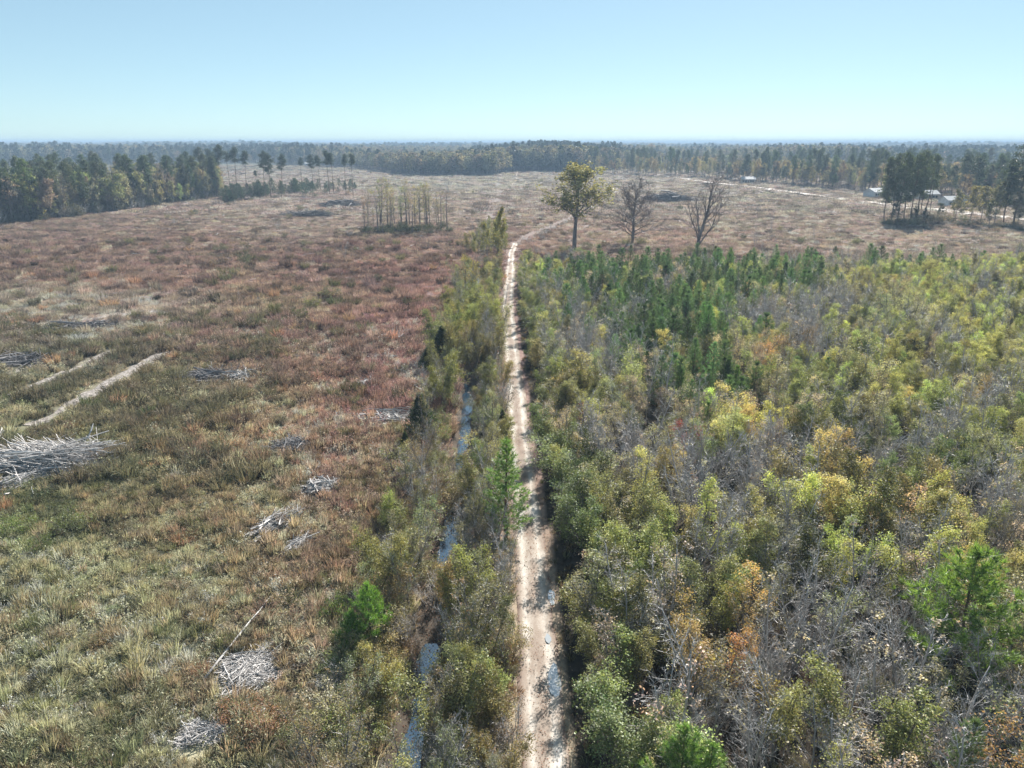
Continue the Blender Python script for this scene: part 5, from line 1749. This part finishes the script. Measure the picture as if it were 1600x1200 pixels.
M_WALL = [paint('white_siding', (0.66, 0.65, 0.62)), paint('tan_siding', (0.45, 0.38, 0.30)), paint('brick_wall', (0.30, 0.17, 0.13))]
M_ROOF = [paint('pale_metal_roof', (0.50, 0.49, 0.48), 0.8), paint('grey_shingle_roof', (0.34, 0.33, 0.33), 0.7)]
M_GLASS = paint('window_glass', (0.03, 0.035, 0.04), 0.1)
M_DOOR = paint('house_door', (0.22, 0.12, 0.09))


def house(u, v, w, d, h, rz, wall, roof, label):
    p = G(u, v)
    e = empty('house', (p[0], p[1], float(height(p[0], p[1]))), rz, 1.0, label, 'house')

    def part(name, mb, mat, parent=e):
        o = bpy.data.objects.new(name, mb.mesh(name, mat))
        COL.objects.link(o)
        o.parent = parent
        return o
    mb = MB()
    hw, hd, rh = w / 2, d / 2, d * 0.24
    v_ = [(-hw, -hd, -0.3), (hw, -hd, -0.3), (hw, hd, -0.3), (-hw, hd, -0.3), (-hw, -hd, h), (hw, -hd, h), (hw, hd, h), (-hw, hd, h), (-hw, 0, h + rh), (hw, 0, h + rh)]
    mb.add(v_, [(0, 1, 5, 4), (2, 3, 7, 6), (1, 2, 6, 5), (3, 0, 4, 7)], [(4, 7, 8), (5, 9, 6)])
    part('wall', mb, wall)
    mb = MB()
    o_, t_ = 0.5, 0.18
    for s in (-1, 1):
        a = [(-hw - o_, s * (hd + o_), h - o_ * 2 * rh / d + 0.02), (hw + o_, s * (hd + o_), h - o_ * 2 * rh / d + 0.02), (hw + o_, 0, h + rh + 0.02), (-hw - o_, 0, h + rh + 0.02)]
        top = [(x, y, z + t_) for x, y, z in a]
        mb.add(a + top, [(0, 1, 2, 3), (4, 5, 6, 7), (0, 1, 5, 4), (1, 2, 6, 5), (3, 0, 4, 7)])
    rf = part('roof', mb, roof)
    mb = MB()
    mb.box((hw * 0.4, 0.6, h + rh * 0.4), (hw * 0.4 + 0.7, 1.3, h + rh + 0.9))
    part('chimney', mb, M_WALL[2], rf)
    mb = MB()
    mb.box((-0.5, -hd - 0.05, 0.0), (0.5, -hd + 0.03, 2.1))
    part('door', mb, M_DOOR)
    for x in (-hw * 0.7, -hw * 0.38, hw * 0.38, hw * 0.7):
        mb = MB()
        mb.box((x - 0.55, -hd - 0.05, 0.95), (x + 0.55, -hd + 0.03, 2.15))
        part('window', mb, M_GLASS)


house(1366, 307, 10.5, 7.5, 3.0, 0.5, M_WALL[0], M_ROOF[0], 'white house with pale metal roof left of the pine stand')
house(1446, 311, 10.5, 7.5, 3.0, 0.1, M_WALL[1], M_ROOF[0], 'house with pale roof seen just right of the pine stand')
house(1408, 313, 9, 7, 3.0, -0.1, M_WALL[1], M_ROOF[1], 'grey roofed house half hidden behind the pine stand')
house(1486, 322, 9.5, 7, 3.0, 0.15, M_WALL[0], M_ROOF[0], 'rightmost pale roofed house among the trees')
house(1168, 286, 10, 7, 3.0, -0.15, M_WALL[1], M_ROOF[1], 'grey house by the far bend of the dirt road')
house(482, 259, 8, 6, 3.0, 0.1, M_WALL[0], M_ROOF[0], 'distant white building beyond the tall slender pines')
YARD = GP([(1400, 322), (1440, 326), (1490, 331), (1530, 336)])
link('path.003', strip(YARD, 9, 5, lambda x, y, s: height(x, y) + 0.28 - 0.3 * np.abs(s) ** 4, step=4, wob=6).mesh('path', M_ROAD, smooth=True), kind='structure', label='pale bare yard in front of the right houses')

# ------------------------------------------------------------------ air
mb = MB()
mb.box((-13500, -300, -22), (13500, 14800, 43))
m, nt, N, L, out = new_mat('haze_air')
pv_ = N('ShaderNodeVolumePrincipled')
pv_.inputs['Color'].default_value = (0.46, 0.63, 0.82, 1)
pv_.inputs['Density'].default_value = 0.00033
pv_.inputs['Anisotropy'].default_value = 0.0
L(pv_.outputs[0], out.inputs['Volume'])
link('haze', mb.mesh('haze', m), kind='stuff', label='thin blue haze over the whole landscape')
